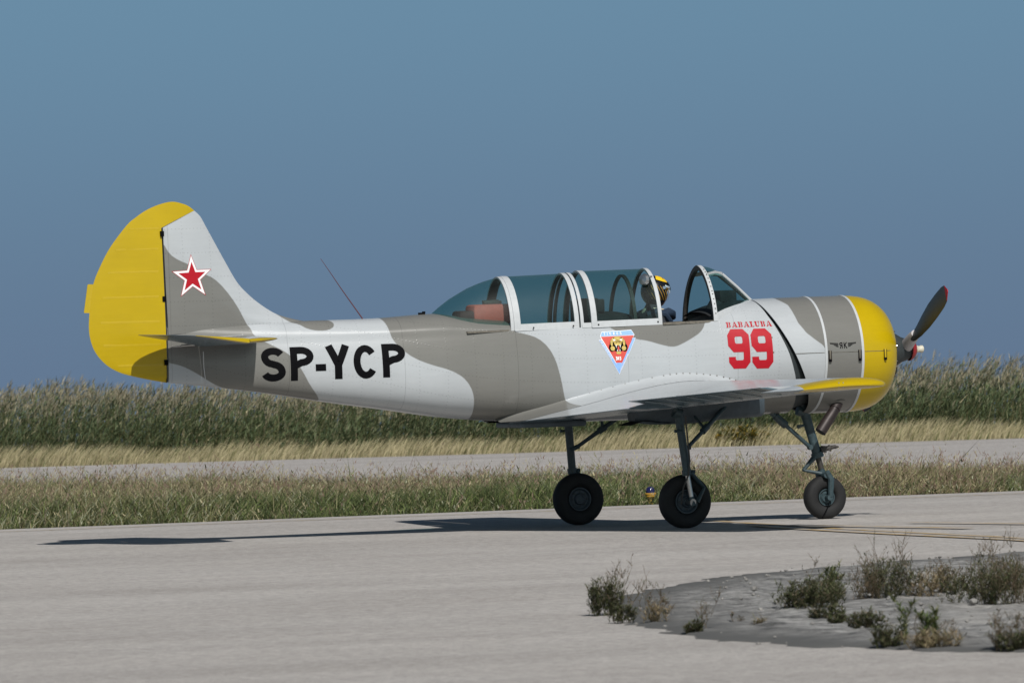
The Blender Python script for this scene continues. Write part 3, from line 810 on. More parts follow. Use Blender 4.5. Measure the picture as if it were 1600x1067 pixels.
# cockpit tub inside
def tub():
    mb = MB(); rows = []
    for x in np.arange(-1.19, .76, .065):
        ws = smooth_interp(x, WX, WS) - .012; zs = zsill(x) - .004
        rows.append([(x, -ws, zs), (x, -ws - .03, 1.5), (x, -ws, 1.2), (x, 0, 1.16), (x, ws, 1.2), (x, ws + .03, 1.5), (x, ws, zs)])
    mb.grid(rows); mb.add(rows[0], [tuple(range(7))]); mb.add(rows[-1], [tuple(range(7))])
    obj('cockpit_tub', mb, M['dark'], PLANE, recalc=False, sharp=60)
    for x, nm in ((-.30, 'rear'), (.12, 'front')):
        s = MB(); s.box((x + .18, 0, 1.42), (.24, .22, .05), bev=.02)
        s.box((x - .08, 0, 1.62), (.045, .21, .20), Matrix.Rotation(R(-8), 3, 'Y'), bev=.02)
        if nm == 'rear':
            s.box((-.36, .02, 1.96), (.10, .13, .11), bev=.025)
            s.box((-.25, -.02, 2.0), (.035, .10, .06), bev=.015)
        obj('seat', s, M['dark'], PLANE)
    # padded hump between the seats and the instrument coaming
    h = MB(); rows = []
    for x in np.linspace(-.52, .13, 15):
        q = 1 - ((x + .17) / .36) ** 2; top = 1.80 + .15 * max(q, 0) ** .6
        rows.append([(x, -.30 * math.cos(a), 1.72 + (top - 1.72) * math.sin(a)) for a in np.linspace(0, math.pi, 13)])
    h.grid(rows); obj('headrest_fairing', h, M['dark'], PLANE)
    c = MB(); rows = []
    for x in np.linspace(.70, 1.13, 14):
        ws = smooth_interp(x, WX, WS); zt = smooth_interp(x, ZTX, ZTZ); zs = zsill(x)
        k = .86 * (1 - .75 * max(0, (x - .72) / .45) ** 1.2)
        rows.append([(x, -ws * k * math.cos(a), zs + .004 + (zt - zs + .006) * (1 - (k * math.cos(a)) ** 2) ** .5) for a in np.linspace(0, math.pi, 15)])
    c.grid(rows); obj('instrument_coaming', c, M['dark'], PLANE)
    g = MB(); g.box((.93, -.02, 2.05), (.035, .10, .055), bev=.01); g.box((1.04, .03, 2.055), (.05, .07, .05), bev=.01)
    g.tube([(.82, -.08, 1.90), (.86, -.08, 1.96), (.92, -.08, 1.97)], [.07, .075, .05], 12)
    g.box((.98, 0, 1.99), (.08, .05, .05))
    obj('gunsight', g, M['dark'], PLANE)
tub()

# tail
def fin():
    LE = [(-2.90, 1.925), (-3.098, 1.958), (-3.288, 2.014), (-3.437, 2.105), (-3.555, 2.204), (-3.652, 2.313), (-3.757, 2.498), (-3.908, 2.78), (-3.971, 2.897), (-4.027, 2.954)]
    TEt = [(-4.318, 1.86), (-4.322, 1.90), (-4.322, 1.96), (-4.325, 2.05), (-4.327, 2.15), (-4.33, 2.26), (-4.332, 2.42), (-4.334, 2.62), (-4.335, 2.74), (-4.336, 2.809)]
    ss = np.linspace(0, 9, 46); rows = []
    fi = np.arange(10.)
    for s in ss:
        lx = smooth_interp(s, fi, [p[0] for p in LE]); lz = smooth_interp(s, fi, [p[1] for p in LE]); tx = np.interp(s, fi, [p[0] for p in TEt]); tz = np.interp(s, fi, [p[1] for p in TEt])
        T = np.interp(s, [0, 1.5, 3, 6, 9], [.055, .060, .062, .052, .022])
        half = []
        for k in np.linspace(0, 1, 22):
            x = lx + (tx + .006 - lx) * k; z = lz + (tz - lz) * k
            c = abs(tx - lx); d = k * c
            y = T * min(1., (d / .30)) ** .5 if d < .30 else T * (1 - .35 * ((d - .30) / max(c - .30, .05)) ** 1.4)
            half.append((x, y, z))
        rows.append([(x, -y, z) for x, y, z in half] + [(x, y, z) for x, y, z in half[::-1]])
    mb = MB(); mb.grid(rows, closed=True); mb.add(rows[-1], [tuple(range(44))])
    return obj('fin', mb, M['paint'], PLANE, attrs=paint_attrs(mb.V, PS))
FIN = fin()
FINBVH = BVHTree.FromPolygons([v.co for v in FIN.data.vertices], [p.vertices[:] for p in FIN.data.polygons])

def rudder():
    OUT = [(-4.027, 2.954), (-4.075, 2.992), (-4.135, 3.018), (-4.232, 3.038), (-4.355, 3.015), (-4.475, 2.967), (-4.572, 2.907), (-4.659, 2.838), (-4.815, 2.651), (-4.92, 2.472), (-4.985, 2.321), (-5.022, 2.112), (-5.037, 1.941), (-5.021, 1.816), (-4.975, 1.71), (-4.888, 1.612), (-4.781, 1.547), (-4.662, 1.507), (-4.484, 1.465), (-4.330, 1.435)]
    FR = [(-4.035, 2.950), (-4.08, 2.931), (-4.14, 2.903), (-4.20, 2.876), (-4.26, 2.848), (-4.346, 2.807), (-4.346, 2.79), (-4.346, 2.74), (-4.345, 2.62), (-4.344, 2.46), (-4.343, 2.32), (-4.341, 2.12), (-4.339, 1.96), (-4.338, 1.83), (-4.336, 1.73), (-4.335, 1.64), (-4.333, 1.57), (-4.332, 1.52), (-4.331, 1.47), (-4.330, 1.436)]
    fi = np.arange(20.); rows = []
    for s in np.linspace(0, 19, 77):
        ox = smooth_interp(s, fi, [p[0] for p in OUT]); oz = smooth_interp(s, fi, [p[1] for p in OUT]); ax = np.interp(s, fi, [p[0] for p in FR]); az = np.interp(s, fi, [p[1] for p in FR])
        T = np.interp(az, [1.43, 1.9, 2.3, 2.7, 2.96], [.03, .044, .043, .03, .012]); c = math.hypot(ox - ax, oz - az)
        h = []
        for k in np.linspace(0, 1, 14):
            y = T * (1 - k) ** .75 * min(1, (c / .2)) + .0
            y = max(y, .0035 * (1 - k ** 8))
            h.append((ax + (ox - ax) * k, y, az + (oz - az) * k))
        rows.append([(x, -y, z) for x, y, z in h] + [(x, y, z) for x, y, z in h[::-1]])
    mb = MB(); mb.grid(rows, closed=True)
    rd = obj('rudder', mb, M['paint'], PLANE, attrs=paint_attrs(mb.V, [], yellow=lambda V: np.ones(len(V)), rv=np.full((len(mb.V), 3), .1)))
    t = MB(); t.add([(-4.985, -.006, 2.326), (-5.032, -.003, 2.328), (-5.038, -.003, 2.318), (-5.078, -.003, 2.082), (-5.074, -.003, 2.075), (-5.028, -.006, 2.073),
                     (-4.985, .006, 2.326), (-5.032, .003, 2.328), (-5.038, .003, 2.318), (-5.078, .003, 2.082), (-5.074, .003, 2.075), (-5.028, .006, 2.073)],
                    [(0, 1, 2, 3, 4, 5), (11, 10, 9, 8, 7, 6)] + [(i, (i + 1) % 6, 6 + (i + 1) % 6, 6 + i) for i in range(6)])
    obj('trim_tab', t, M['yellow'], rd, smooth=False)
    for z in (2.755, 2.178, 1.615):
        b = MB(); b.box((-4.345, -.028, z), (.016, .022, .024)); b.box((-4.352, -.048, z + .004), (.010, .004, .010))
        obj('hinge_bracket', b, M['black'], rd, smooth=False)
    rw = np.array(rows)
    for z0 in (1.60, 1.78, 1.98, 2.20, 2.42, 2.62, 2.80):
        mb2 = MB(); L = []
        for k in range(1, 12):
            zz_ = rw[:, k, 2]; i = int(np.argmin(np.abs(zz_ - z0))); p = rw[i, k]
            L.append((p[0], p[1] - .0007, z0))
        mb2.grid([[(x, y + .0008, z - .012) for x, y, z in L], [(x, y, z - .006) for x, y, z in L], [(x, y, z + .006) for x, y, z in L], [(x, y + .0008, z + .012) for x, y, z in L]])
        obj('rib_tape', mb2, M['yellow'], rd)
    g = MB(); g.box((-4.337, 0, 2.12), (.003, .036, .68)); obj('hinge_gap', g, M['dark'], rd, smooth=False)
rudder()

def airfoil(k, t, tail=.0):
    """half thickness (fraction of chord) at chord fraction k"""
    return 5 * t * (.2969 * math.sqrt(k) - .126 * k - .3516 * k**2 + .2843 * k**3 - .1030 * k**4) + tail * k

def tailplane():
    XLr, XLt, XH, ZH = -3.50, -3.765, -4.045, 1.785
    for s, suf in ((-1, 'right'), (1, 'left')):
        ys = [.03, .12, .3, .5, .8, 1.1, 1.3, 1.42, 1.48, 1.52, 1.545, 1.556]
        rows = []
        for y in ys:
            q = max(0, (y - 1.40) / .156); le = XLr + (XLt + .0 - XLr) * (y / 1.55) - .10 * q ** 3
            T = np.interp(y, [0, 1.4, 1.556], [.040, .024, .016]) * (math.sqrt(max(1 - q ** 4, .05)))
            c = le - XH; r_ = []
            for k in np.linspace(1, 0, 15): 
                yy = T * min(1, (k * c / .16)) ** .5; r_.append((le - k * c, s * y, ZH + (le - k * c - XH) * .045 + yy))
            for k in np.linspace(0, 1, 15)[1:]:
                yy = T * min(1, (k * c / .16)) ** .5; r_.append((le - k * c, s * y, ZH + (le - k * c - XH) * .045 - yy))
            rows.append(r_)
        mb = MB(); mb.grid(rows, closed=True); mb.add(rows[-1], [tuple(range(29))])
        V = np.array(mb.V)
        ye = lambda V: np.abs(V[:, 1]) - 1.47
        un = lambda V: np.where(V[:, 2] < ZH + (V[:, 0] - XH) * .045 - .002, .05, -.05)
        gp = [[(-3.70, -9), (-3.9, -9), (-3.9, 9), (-3.70, 9)]]
        at = paint_attrs(V, [], ye, un)
        at['grey'] = .25 - np.hypot((V[:, 0] + 3.95) / 1., (np.abs(V[:, 1]) - .75) / 1.6)
        obj('tailplane', mb, M['paint'], PLANE, attrs=at)
        # elevator, trailing edge up
        rows = []
        ys = [.10, .14, .18, .22, .26, .30, .36, .6, .8, 1.1, 1.35, 1.45, 1.51, 1.545, 1.556]; up = math.tan(R(7.2))
        for y in ys:
            q = max(0, (y - 1.45) / .106)
            te = float(np.interp(y, [.10, .14, .18, .22, .26, .30, .36, 1.1, 1.45, 1.556], [-4.28, -4.41, -4.51, -4.59, -4.645, -4.675, -4.685, -4.60, -4.53, -4.46])) + .04 * q ** 3
            T = np.interp(y, [0, 1.45, 1.556], [.036, .024, .015]); c = XH - .006 - te; r_ = []
            for k in np.linspace(1, 0, 13): x = te + (1 - k) * c; r_.append((x, s * y, ZH + (XH - x) * up + T * ((1 - k) ** .85) + .0022))
            for k in np.linspace(0, 1, 13)[:]: x = te + (1 - k) * c; r_.append((x, s * y, ZH + (XH - x) * up - T * ((1 - k) ** .85) - .0022))
            rows.append(r_)
        mb = MB(); mb.grid(rows, closed=True); mb.add(rows[0], [tuple(range(26))]); mb.add(rows[-1], [tuple(range(26))])
        V = np.array(mb.V); at = paint_attrs(V, [], ye, lambda V: np.where(V[:, 2] < ZH + (XH - V[:, 0]) * up - .0015, .05, -.05))
        at['rv'] = np.full((len(V), 3), .1)
        obj('elevator', mb, M['paint'], PLANE, attrs=at)
    for s in (-1, 1):
        hr = MB(); hr.tube([(-4.10, s * .12, 1.765), (-4.22, s * .10, 1.76)], .012, 8); hr.tube([(-4.2, s * .1, 1.755), (-4.30, s * .07, 1.752)], .007, 8); obj('elevator_control_rod', hr, M['steel'], PLANE)
    ln = MB(); ln.tube([(-4.03, -.145, 1.70), (-4.02, -.118, 1.56), (-3.985, -.055, 1.405)], .004, 6)
    obj('rudder_cable', ln, M['white'], PLANE)
tailplane()

# engine cowling
CZ, CR = 1.495, .53
def cowling():
    prof = [(1.235, .522), (1.45, .527), (1.75, .53), (2.0, .531), (2.12, .530), (2.20, .526), (2.27, .517), (2.33, .501), (2.385, .477), (2.43, .447), (2.47, .41), (2.50, .37), (2.52, .33), (2.53, .295), (2.525, .275), (2.50, .262), (2.42, .262)]
    n = 96; rows = []
    xs = list(np.linspace(1.235, 2.12, 36)) + [p[0] for p in prof[5:]]
    rs = [float(np.interp(x, [p[0] for p in prof[:5]], [p[1] for p in prof[:5]])) for x in xs[:36]] + [p[1] for p in prof[5:]]
    for x, r_ in zip(xs, rs):
        row = []
        for j in range(n):
            a = 2 * math.pi * j / n; y = -r_ * math.sin(a); z = CZ - r_ * math.cos(a)
            xx = x
            if x < 1.73:
                e_ = float(np.interp(z, GAPZ, GAPR)); xx = 1.73 + (x - 1.73) * (1.73 - e_) / (1.73 - 1.235)
            row.append((xx, y, z))
        rows.append(row)
    mb = MB(); mb.grid(rows, closed=True)
    # skin thickness at the rear lip
    lip = [[(v[0], v[1], v[2]) for v in rows[0]], [(v[0], v[1] * .985, CZ + (v[2] - CZ) * .985) for v in rows[0]], [(v[0] + .25, v[1] * .98, CZ + (v[2] - CZ) * .98) for v in rows[0]]]
    mb.grid(lip, closed=True)
    V = np.array(mb.V); at = paint_attrs(V, [P5], yellow=lambda V: V[:, 0] - 2.112)
    at['rv'] = np.full((len(V), 3), .1)
    cw = obj('engine_cowling', mb, M['paint'], PLANE, attrs=at, sharp=50)
    for x in (1.752, 2.108):
        b = MB(); b.lathe([(-.012, .531), (-.011, .5345), (.011, .5345), (.012, .531)], (x, 0, CZ), (1, 0, 0), 96); obj('cowl_band', b, M['white'], cw)
    # latch pairs and the horizontal split
    z0 = 1.513
    for s in (-1, 1):
        sm = MB()
        for x0, x1 in ((1.45, 1.735), (1.77, 2.09), (2.125, 2.40)):
            pts = []
            for x in np.linspace(x0, x1, 12):
                rr = float(np.interp(x, [p[0] for p in prof[:14]], [p[1] for p in prof[:14]])) + .0015
                pts.append((x, s * rr, z0))
            sm.grid([[(x, y, z - .0022) for x, y, z in pts], [(x, y, z + .0022) for x, y, z in pts]])
        obj('cowl_seam', sm, M['rail'], cw, smooth=False)
        for x, r_ in ((1.785, .531), (2.075, .531), (2.335, .500)):
            l = MB(); l.box((x, s * (r_ + .004), z0 - .030), (.009, .007, .050), bev=.003)
            l2 = MB(); l2.box((x, s * (r_ + .007), z0 - .072), (.013, .008, .012), bev=.003); l2.box((x - .011, s * (r_ + .004), z0 - .03), (.0035, .006, .045)); l2.box((x + .011, s * (r_ + .004), z0 - .03), (.0035, .006, .045))
            o = obj('cowl_latch', l, M['yellow'] if x > 2.11 else M['rail'], cw); 
            obj('latch_hook', l2, M['black'], cw)
    d = MB(); d.lathe([(0, .0), (0, .27)], (2.44, 0, CZ), (1, 0, 0), 48); obj('cooling_shutter', d, M['dark'], cw)
    # small dark and bright fasteners round the nose rim
    for a in range(0, 360, 24):
        f = MB(); q = R(a + 8); f.lathe([(0, .007), (.014, .006), (.016, .0)], (2.512, -.335 * math.sin(q), CZ + .335 * math.cos(q)), (1, -.4 * math.sin(q), .4 * math.cos(q)), 8)
        obj('fastener', f, M['liner'] if a % 72 else M['steel'], cw)
    # sooty band seen through the cooling gap
    rows = []
    for x in np.linspace(.98, 1.235, 6):
        rows.append([(v[0] + .10 * (x - .98) / .255 * 1.8, v[1], v[2]) for v in full_ring(x, GAPL, XEND, .012 + .10 * (x - .98))])
    g = MB()
    rows = []
    base = full_ring(XEND)
    for k in range(6):
        t = k / 5; q = 1 - .035 - .16 * t; rows.append([(v[0] - .03 + .32 * t, v[1] * q, CZ + (v[2] - CZ) * q) for v in base])
    g.grid(rows, closed=True); g.add(rows[-1], [tuple(range(len(base)))])
    obj('firewall_shroud', g, M['gap'], PLANE)
cowling()

def exhaust():
    e_ = MB(); p = [(1.97, -.22, 1.12), (1.94, -.26, 1.03), (1.90, -.28, .975), (1.835, -.30, .90), (1.755, -.31, .795)]
    e_.tube(p, [.040, .042, .048, .052, .053], 16, cap=False)
    e_.tube([p[-1], (1.80, -.305, .855)], [.046, .044], 16, cap=True, mi=1)
    e_.tube([(1.955, -.245, 1.05), (1.915, -.275, .995)], [.052, .050], 16, cap=True, mi=0)
    obj('exhaust_pipe', e_, [M['exhaust'], M['dark']], PLANE)
    c = MB(); c.lathe([(0, .0), (.004, .07), (0.006, .085), (0.0, .09)], (1.955, -.262, 1.045), (.0, -.50, -.86), 20); obj('exhaust_cutout', c, M['dark'], PLANE)
exhaust()

def propeller():
    hub = Vector((2.72, 0, 1.515))
    pr = MB(); pr.lathe([(-.22, .15), (-.10, .155), (-.04, .12), (.02, .10), (.05, .085)], hub, (1, 0, 0), 24)
    ho = obj('propeller_hub', pr, M['gap'], PLANE)
    sp = MB(); sp.lathe([(.05, .105), (.07, .10), (.10, .075), (.115, .05)], hub, (1, 0, 0), 20); obj('hub_cap', sp, M['capred'], ho)
    sh = MB(); sh.lathe([(.10, .045), (.15, .028), (.165, .034), (.185, .034), (.195, .02), (.196, 0)], hub, (1, 0, 0), 16); obj('starter_dog', sh, M['cream'], ho)
    for s in (1, -1):
        ang = R(25.5)
        ax = Vector((0, -math.cos(ang), math.sin(ang))) * s          # blade axis
        tang = Vector((1, 0, 0)).cross(ax)                           # in the disc, across the blade
        cuff = MB(); cuff.tube([hub + ax * .05, hub + ax * .14, hub + ax * .27, hub + ax * .33], [.062, .058, .050, .040], 14); obj('blade_cuff', cuff, M['propgrey'], ho)
        rows = []; cols = []
        R_ = 1.215
        for r_ in list(np.linspace(.24, 1.08, 20)) + [1.12, 1.16, 1.19, 1.208, 1.215]:
            c = float(np.interp(r_, [.24, .34, .5, .7, .9, 1.08, 1.16, 1.215], [.07, .17, .225, .235, .225, .20, .16, .03]))
            th_ = float(np.interp(r_, [.24, .4, .7, 1.0, 1.215], [.060, .036, .022, .013, .006]))
            tw = R(float(np.interp(r_, [.24, .4, .7, 1.0, 1.215], [28, 18, 7, 3, 1])))
            cd = tang * math.cos(tw) - Vector((1, 0, 0)) * math.sin(tw)
            nd = cd.cross(ax).normalized()
            row = []
            for k in range(16):
                q = 2 * math.pi * k / 16
                row.append(hub + ax * r_ + cd * (c / 2 * math.cos(q)) + nd * (th_ / 2 * math.sin(q) * (1 + .3 * math.cos(q))))
            rows.append(row)
        mb = MB(); nr = len(rows)
        for i in range(nr - 1):
            mb.grid(rows[i:i + 2], closed=True, mi=1 if i >= nr - 4 else 0)
        mb.add(rows[-1], [tuple(range(16))], 1)
        bm = bmesh.new()
        ob = obj('propeller_blade', mb, [M['prop'], M['red']], PLANE)
propeller()

# wings
def wing_chord(y):
    """leading edge x, trailing edge x, z at each"""
    t = (y - .45) / (4.6 - .45)
    return .845 + (.72 - .845) * t, -1.20 + (-.365 + 1.20) * t, 1.165 + (1.243 - 1.165) * t, .985 + (1.213 - .985) * t, .150 + (.112 - .150) * t
AIL0, AIL1, AILK = 2.28, 4.42, .72
def wing_pt(y, k, side_, up=0.):
    le, te, zl, zt, T = wing_chord(y); c = le - te
    if y > 4.45:
        q = min((y - 4.45) / .20, 1); le -= .30 * q ** 2.6 * .9; te += .14 * q ** 2.2; c = le - te; T *= math.sqrt(max(1 - q ** 3, .02))
    x = le - k * c; zc = zl + (zt - zl) * k + .018 * c * math.sin(math.pi * min(k * 1.25, 1)) * (1 - k) 
    h = airfoil(k, T) * c + .003
    return x, zc + (h if side_ > 0 else -h * .55)
WFILL = None
def wings():
    for s in (-1, 1):
        ys = list(np.linspace(.30, AIL0, 15)) + [AIL0 + .002] + list(np.linspace(AIL0 + .15, AIL1 - .1, 12)) + [AIL1, AIL1 + .002, 4.45, 4.50, 4.55, 4.59, 4.62, 4.638, 4.648]
        rows = []; K = 26; kk = [0.5 * (1 - math.cos(math.pi * i / K)) for i in range(K + 1)]
        for y in ys:
            cut = AILK if AIL0 < y <= AIL1 else 1.0; r_ = []
            for k in kk[::-1]: x, z = wing_pt(y, k * cut, 1); r_.append((x, s * y, z))
            for k in kk[1:]: x, z = wing_pt(y, k * cut, -1); r_.append((x, s * y, z))
            rows.append(r_)
        mb = MB(); mb.grid(rows, closed=True); mb.add(rows[-1], [tuple(range(2 * K + 1))])
        V = np.array(mb.V); nrow = 2 * K + 1
        un = np.tile(np.concatenate([np.full(K + 1, -.05), np.full(K, .05)]), len(ys)); un = np.concatenate([un, un[:nrow]])
        yel = np.minimum(np.abs(V[:, 1]) - 4.36 + .0 * V[:, 0], V[:, 0] + .10)
        g = -1 + 0 * np.maximum(.24 - np.abs((V[:, 0] + .35) * .55 + (np.abs(V[:, 1]) - 1.6) * .30 + .05 * np.sin(V[:, 1] * 5)), -9) - .17
        at = paint_attrs(V, []); at['under'] = un; at['yellow'] = yel; at['grey'] = g; at['rv'] = np.stack([V[:, 1], V[:, 0] * 1., V[:, 2]], 1)
        wg = obj('wing', mb, M['paint'], PLANE, attrs=at, sharp=40)
        # aileron, trailing edge up
        rows = []; ang = R(8.5)
        for y in np.linspace(AIL0 + .012, AIL1 - .012, 16):
            px_, pzu = wing_pt(y, AILK + .012, 1); _, pzl = wing_pt(y, AILK + .012, -1); pz = (pzu + pzl) / 2; r_ = []
            for sd, ks in ((1, np.linspace(1, AILK + .012, 10)), (-1, np.linspace(AILK + .012, 1, 10))):
                for k in ks:
                    x, z = wing_pt(y, k, sd); dx, dz = x - px_, z - pz
                    r_.append((px_ + dx * math.cos(ang) + dz * math.sin(ang) * .0, s * y, pz + dz - dx * math.sin(ang)))
            rows.append(r_)
        mb = MB(); mb.grid(rows, closed=True); mb.add(rows[0], [tuple(range(20))]); mb.add(rows[-1], [tuple(range(20))])
        V = np.array(mb.V); at = paint_attrs(V, []); u_ = np.tile(np.concatenate([np.full(10, -.05), np.full(10, .05)]), 16); at['under'] = np.concatenate([u_, u_[:20], u_[:20]]); at['rv'] = np.full((len(V), 3), .1)
        ai = obj('aileron', mb, M['paint'], PLANE, attrs=at, sharp=40)
        # fabric rib tapes under the aileron, coloured paler as if catching ground light
        for y in np.linspace(AIL0 + .25, AIL1 - .2, 6):
            rb = MB(); a_ = []; b_ = []
            px_, pzu = wing_pt(y, AILK + .012, 1); _, pzl = wing_pt(y, AILK + .012, -1); pz = (pzu + pzl) / 2
            for k in np.linspace(AILK + .02, .985, 6):
                x, z = wing_pt(y, k, -1); dx, dz = x - px_, z - pz; zz_ = pz + dz - dx * math.sin(ang) - .005
                a_.append((px_ + dx * math.cos(ang), s * y - .014, zz_)); b_.append((px_ + dx * math.cos(ang), s * y + .014, zz_))
            rb.grid([a_, [((p[0]), (p[1] + q[1]) / 2, p[2] - .006) for p, q in zip(a_, b_)], b_]); obj('rib_tape', rb, M['rib'], ai)
        # tip lamp screws
        if s < 0:
            sc = MB()
            for dx, dz in ((-.02, -.018), (.02, -.018), (-.02, .018), (.02, .018)):
                sc.lathe([(0, .006), (.003, .005), (.003, 0)], (.25 + dx, -4.636, 1.250 + dz), (0, -1, .25), 8)
            obj('wingtip_screws', sc, M['steel'], wg)
wings()

def fillets():
    FL = [(-1.31, 1.01), (-1.218, 1.043), (-.919, 1.119), (-.552, 1.216), (-.214, 1.294), (.183, 1.363), (.373, 1.380), (.575, 1.366), (.771, 1.335), (.95, 1.26), (1.02, 1.15)]
    xs = np.array([p[0] for p in FL]); zs = np.array([p[1] for p in FL])
    for s in (-1, 1):
        rows = []
        for t in np.linspace(0, 1, 44):
            x = float(np.interp(t, np.linspace(0, 1, len(xs)), xs)); z = smooth_interp(x, xs, zs)
            hit = FBVH.ray_cast(Vector((x, -2, z)), Vector((0, 1, 0)))
            ya = -hit[0].y if hit[0] else .4
            wid = float(np.interp(x, [-1.4, -1.2, -.6, 0, .6, 1.02], [.01, .30, .36, .26, .17, .02]))
            yb = ya + wid; le, te, *_ = wing_chord(yb); k = min(max((le - x) / (le - te), 0.), 1.)
            zb_ = wing_pt(yb, k, 1)[1] if te <= x <= le else (float(np.interp(x, [-1.4, te], [.985, wing_pt(yb, 1, 1)[1]])) if x < te else wing_pt(yb, 0, 1)[1] )
            row = []
            for q in np.linspace(0, 1, 12):
                # quadratic curve hugging the corner
                cy, cz = ya + .03, zb_ + .02
                yy = (1 - q) ** 2 * (ya - .004) + 2 * q * (1 - q) * cy + q * q * yb; zq = (1 - q) ** 2 * z + 2 * q * (1 - q) * cz + q * q * (zb_ + .002)
                row.append((x, s * yy, zq))
            rows.append(row)
        mb = MB(); mb.grid(rows)
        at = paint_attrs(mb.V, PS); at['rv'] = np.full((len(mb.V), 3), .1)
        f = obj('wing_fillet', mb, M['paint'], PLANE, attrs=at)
        scr = MB()
        for t in np.linspace(.12, .93, 26):
            x = float(np.interp(t, np.linspace(0, 1, len(xs)), xs)); z = smooth_interp(x, xs, zs) - .012
            hit = FBVH.ray_cast(Vector((x, -2, z)), Vector((0, 1, 0)))
            if hit[0]: scr.lathe([(0, .007), (.004, .006), (.004, 0)], (x, s * (-hit[0].y + .004), z), (0, s, 0), 7)
        obj('fillet_screws', scr, M['rail'], f)
fillets()

def belly():
    b = MB(); b.box((-.82, 0, .955), (.31, .36, .028), bev=.02); obj('belly_flap', b, M['belly'], PLANE)
    # oil cooler duct under the right wing root
    c = MB(); rows = []
    for x, z0, z1, w in ((-.33, .965, 1.03, .10), (-.27, .945, 1.04, .13), (-.1, .925, 1.05, .17), (.2, .925, 1.06, .19), (.45, .95, 1.07, .20), (.7, .958, 1.08, .20), (.85, .965, 1.085, .19), (.885, .985, 1.08, .16)):
        rows.append([(x, -1.02 - w, z0 + .03), (x, -1.02 - w * .8, z0), (x, -1.02 + w * .8, z0), (x, -1.02 + w, z0 + .03), (x, -1.02 + w, z1 + .06), (x, -1.02 - w, z1 + .06)])
    c.grid(rows, closed=True); c.add(rows[0], [tuple(range(6))]); c.add(rows[-1], [tuple(range(6))])
    obj('oil_cooler_duct', c, M['belly'], PLANE, sharp=60)
    d = MB(); d.add([(-.40, -1.2, .925), (-.28, -1.2, .96), (-.02, -1.2, .93), (-.02, -.84, .93), (-.28, -.84, .96), (-.40, -.84, .925), (-.2, -1.02, .985)], [(0, 1, 6), (1, 2, 6), (2, 3, 6), (3, 4, 6), (4, 5, 6), (0, 6, 5), (0, 5, 4, 3, 2, 1)])
    obj('cooler_flap', d, M['dark'], PLANE, smooth=False)
    hk = MB(); hk.tube([(.80, -1.02, .965), (.80, -1.02, .945), (.82, -1.02, .935)], .006, 6); hk.tube([(.78, -1.04, .965), (.765, -1.04, .945)], .005, 6); obj('drain_pipe', hk, M['liner'], PLANE)
    rd = MB(); rd.box((.16, -1.1, 1.005), (.075, .05, .014)); obj('red_marker_plate', rd, M['red'], PLANE)
belly()

# landing gear
def wheel(parent, c, rad, wid, hubr, mat_hub, flat=.01):
    prof = []
    for i in range(25):
        a = math.pi * 2 * i / 24
        x = wid / 2 * math.copysign(abs(math.cos(a)) ** .75, math.cos(a)); r_ = (rad + hubr) / 2 + (rad - hubr) / 2 * math.copysign(abs(math.sin(a)) ** .8, math.sin(a))
        prof.append((x, r_))
    mb = MB(); mb.lathe(prof[:-1], c, (0, 1, 0), 48, close=True)
    zmin = .001
    mb.V = [(x + (0 if z > zmin + .02 else (x - c[0]) * .05), y, max(z, zmin)) for x, y, z in mb.V]
    obj('tyre', mb, M['tyre'], parent, recalc=True)
    h = MB(); h.lathe([(-wid * .34, .0), (-wid * .34, .03), (-wid * .38, .035), (-wid * .38, .045), (-wid * .27, .055), (-wid * .25, hubr * .78), (-wid * .36, hubr * .92), (-wid * .36, hubr * 1.03), (wid * .36, hubr * 1.03), (wid * .36, hubr * .92), (wid * .25, hubr * .78), (wid * .27, .055), (wid * .38, .045), (wid * .38, .03), (wid * .34, 0)], c, (0, 1, 0), 32)
    ho = obj('wheel_hub', h, mat_hub, parent)
    bl = MB()
    for k in range(8):
        q = k * math.pi / 4
        for sd in (-1, 1): bl.lathe([(0, .009), (.008, .009), (.008, 0)], (c[0] + math.cos(q) * hubr * .66, c[1] + sd * wid * .25, c[2] + math.sin(q) * hubr * .66), (0, sd, 0), 6)
    obj('hub_bolts', bl, M['gap'], parent, smooth=False)

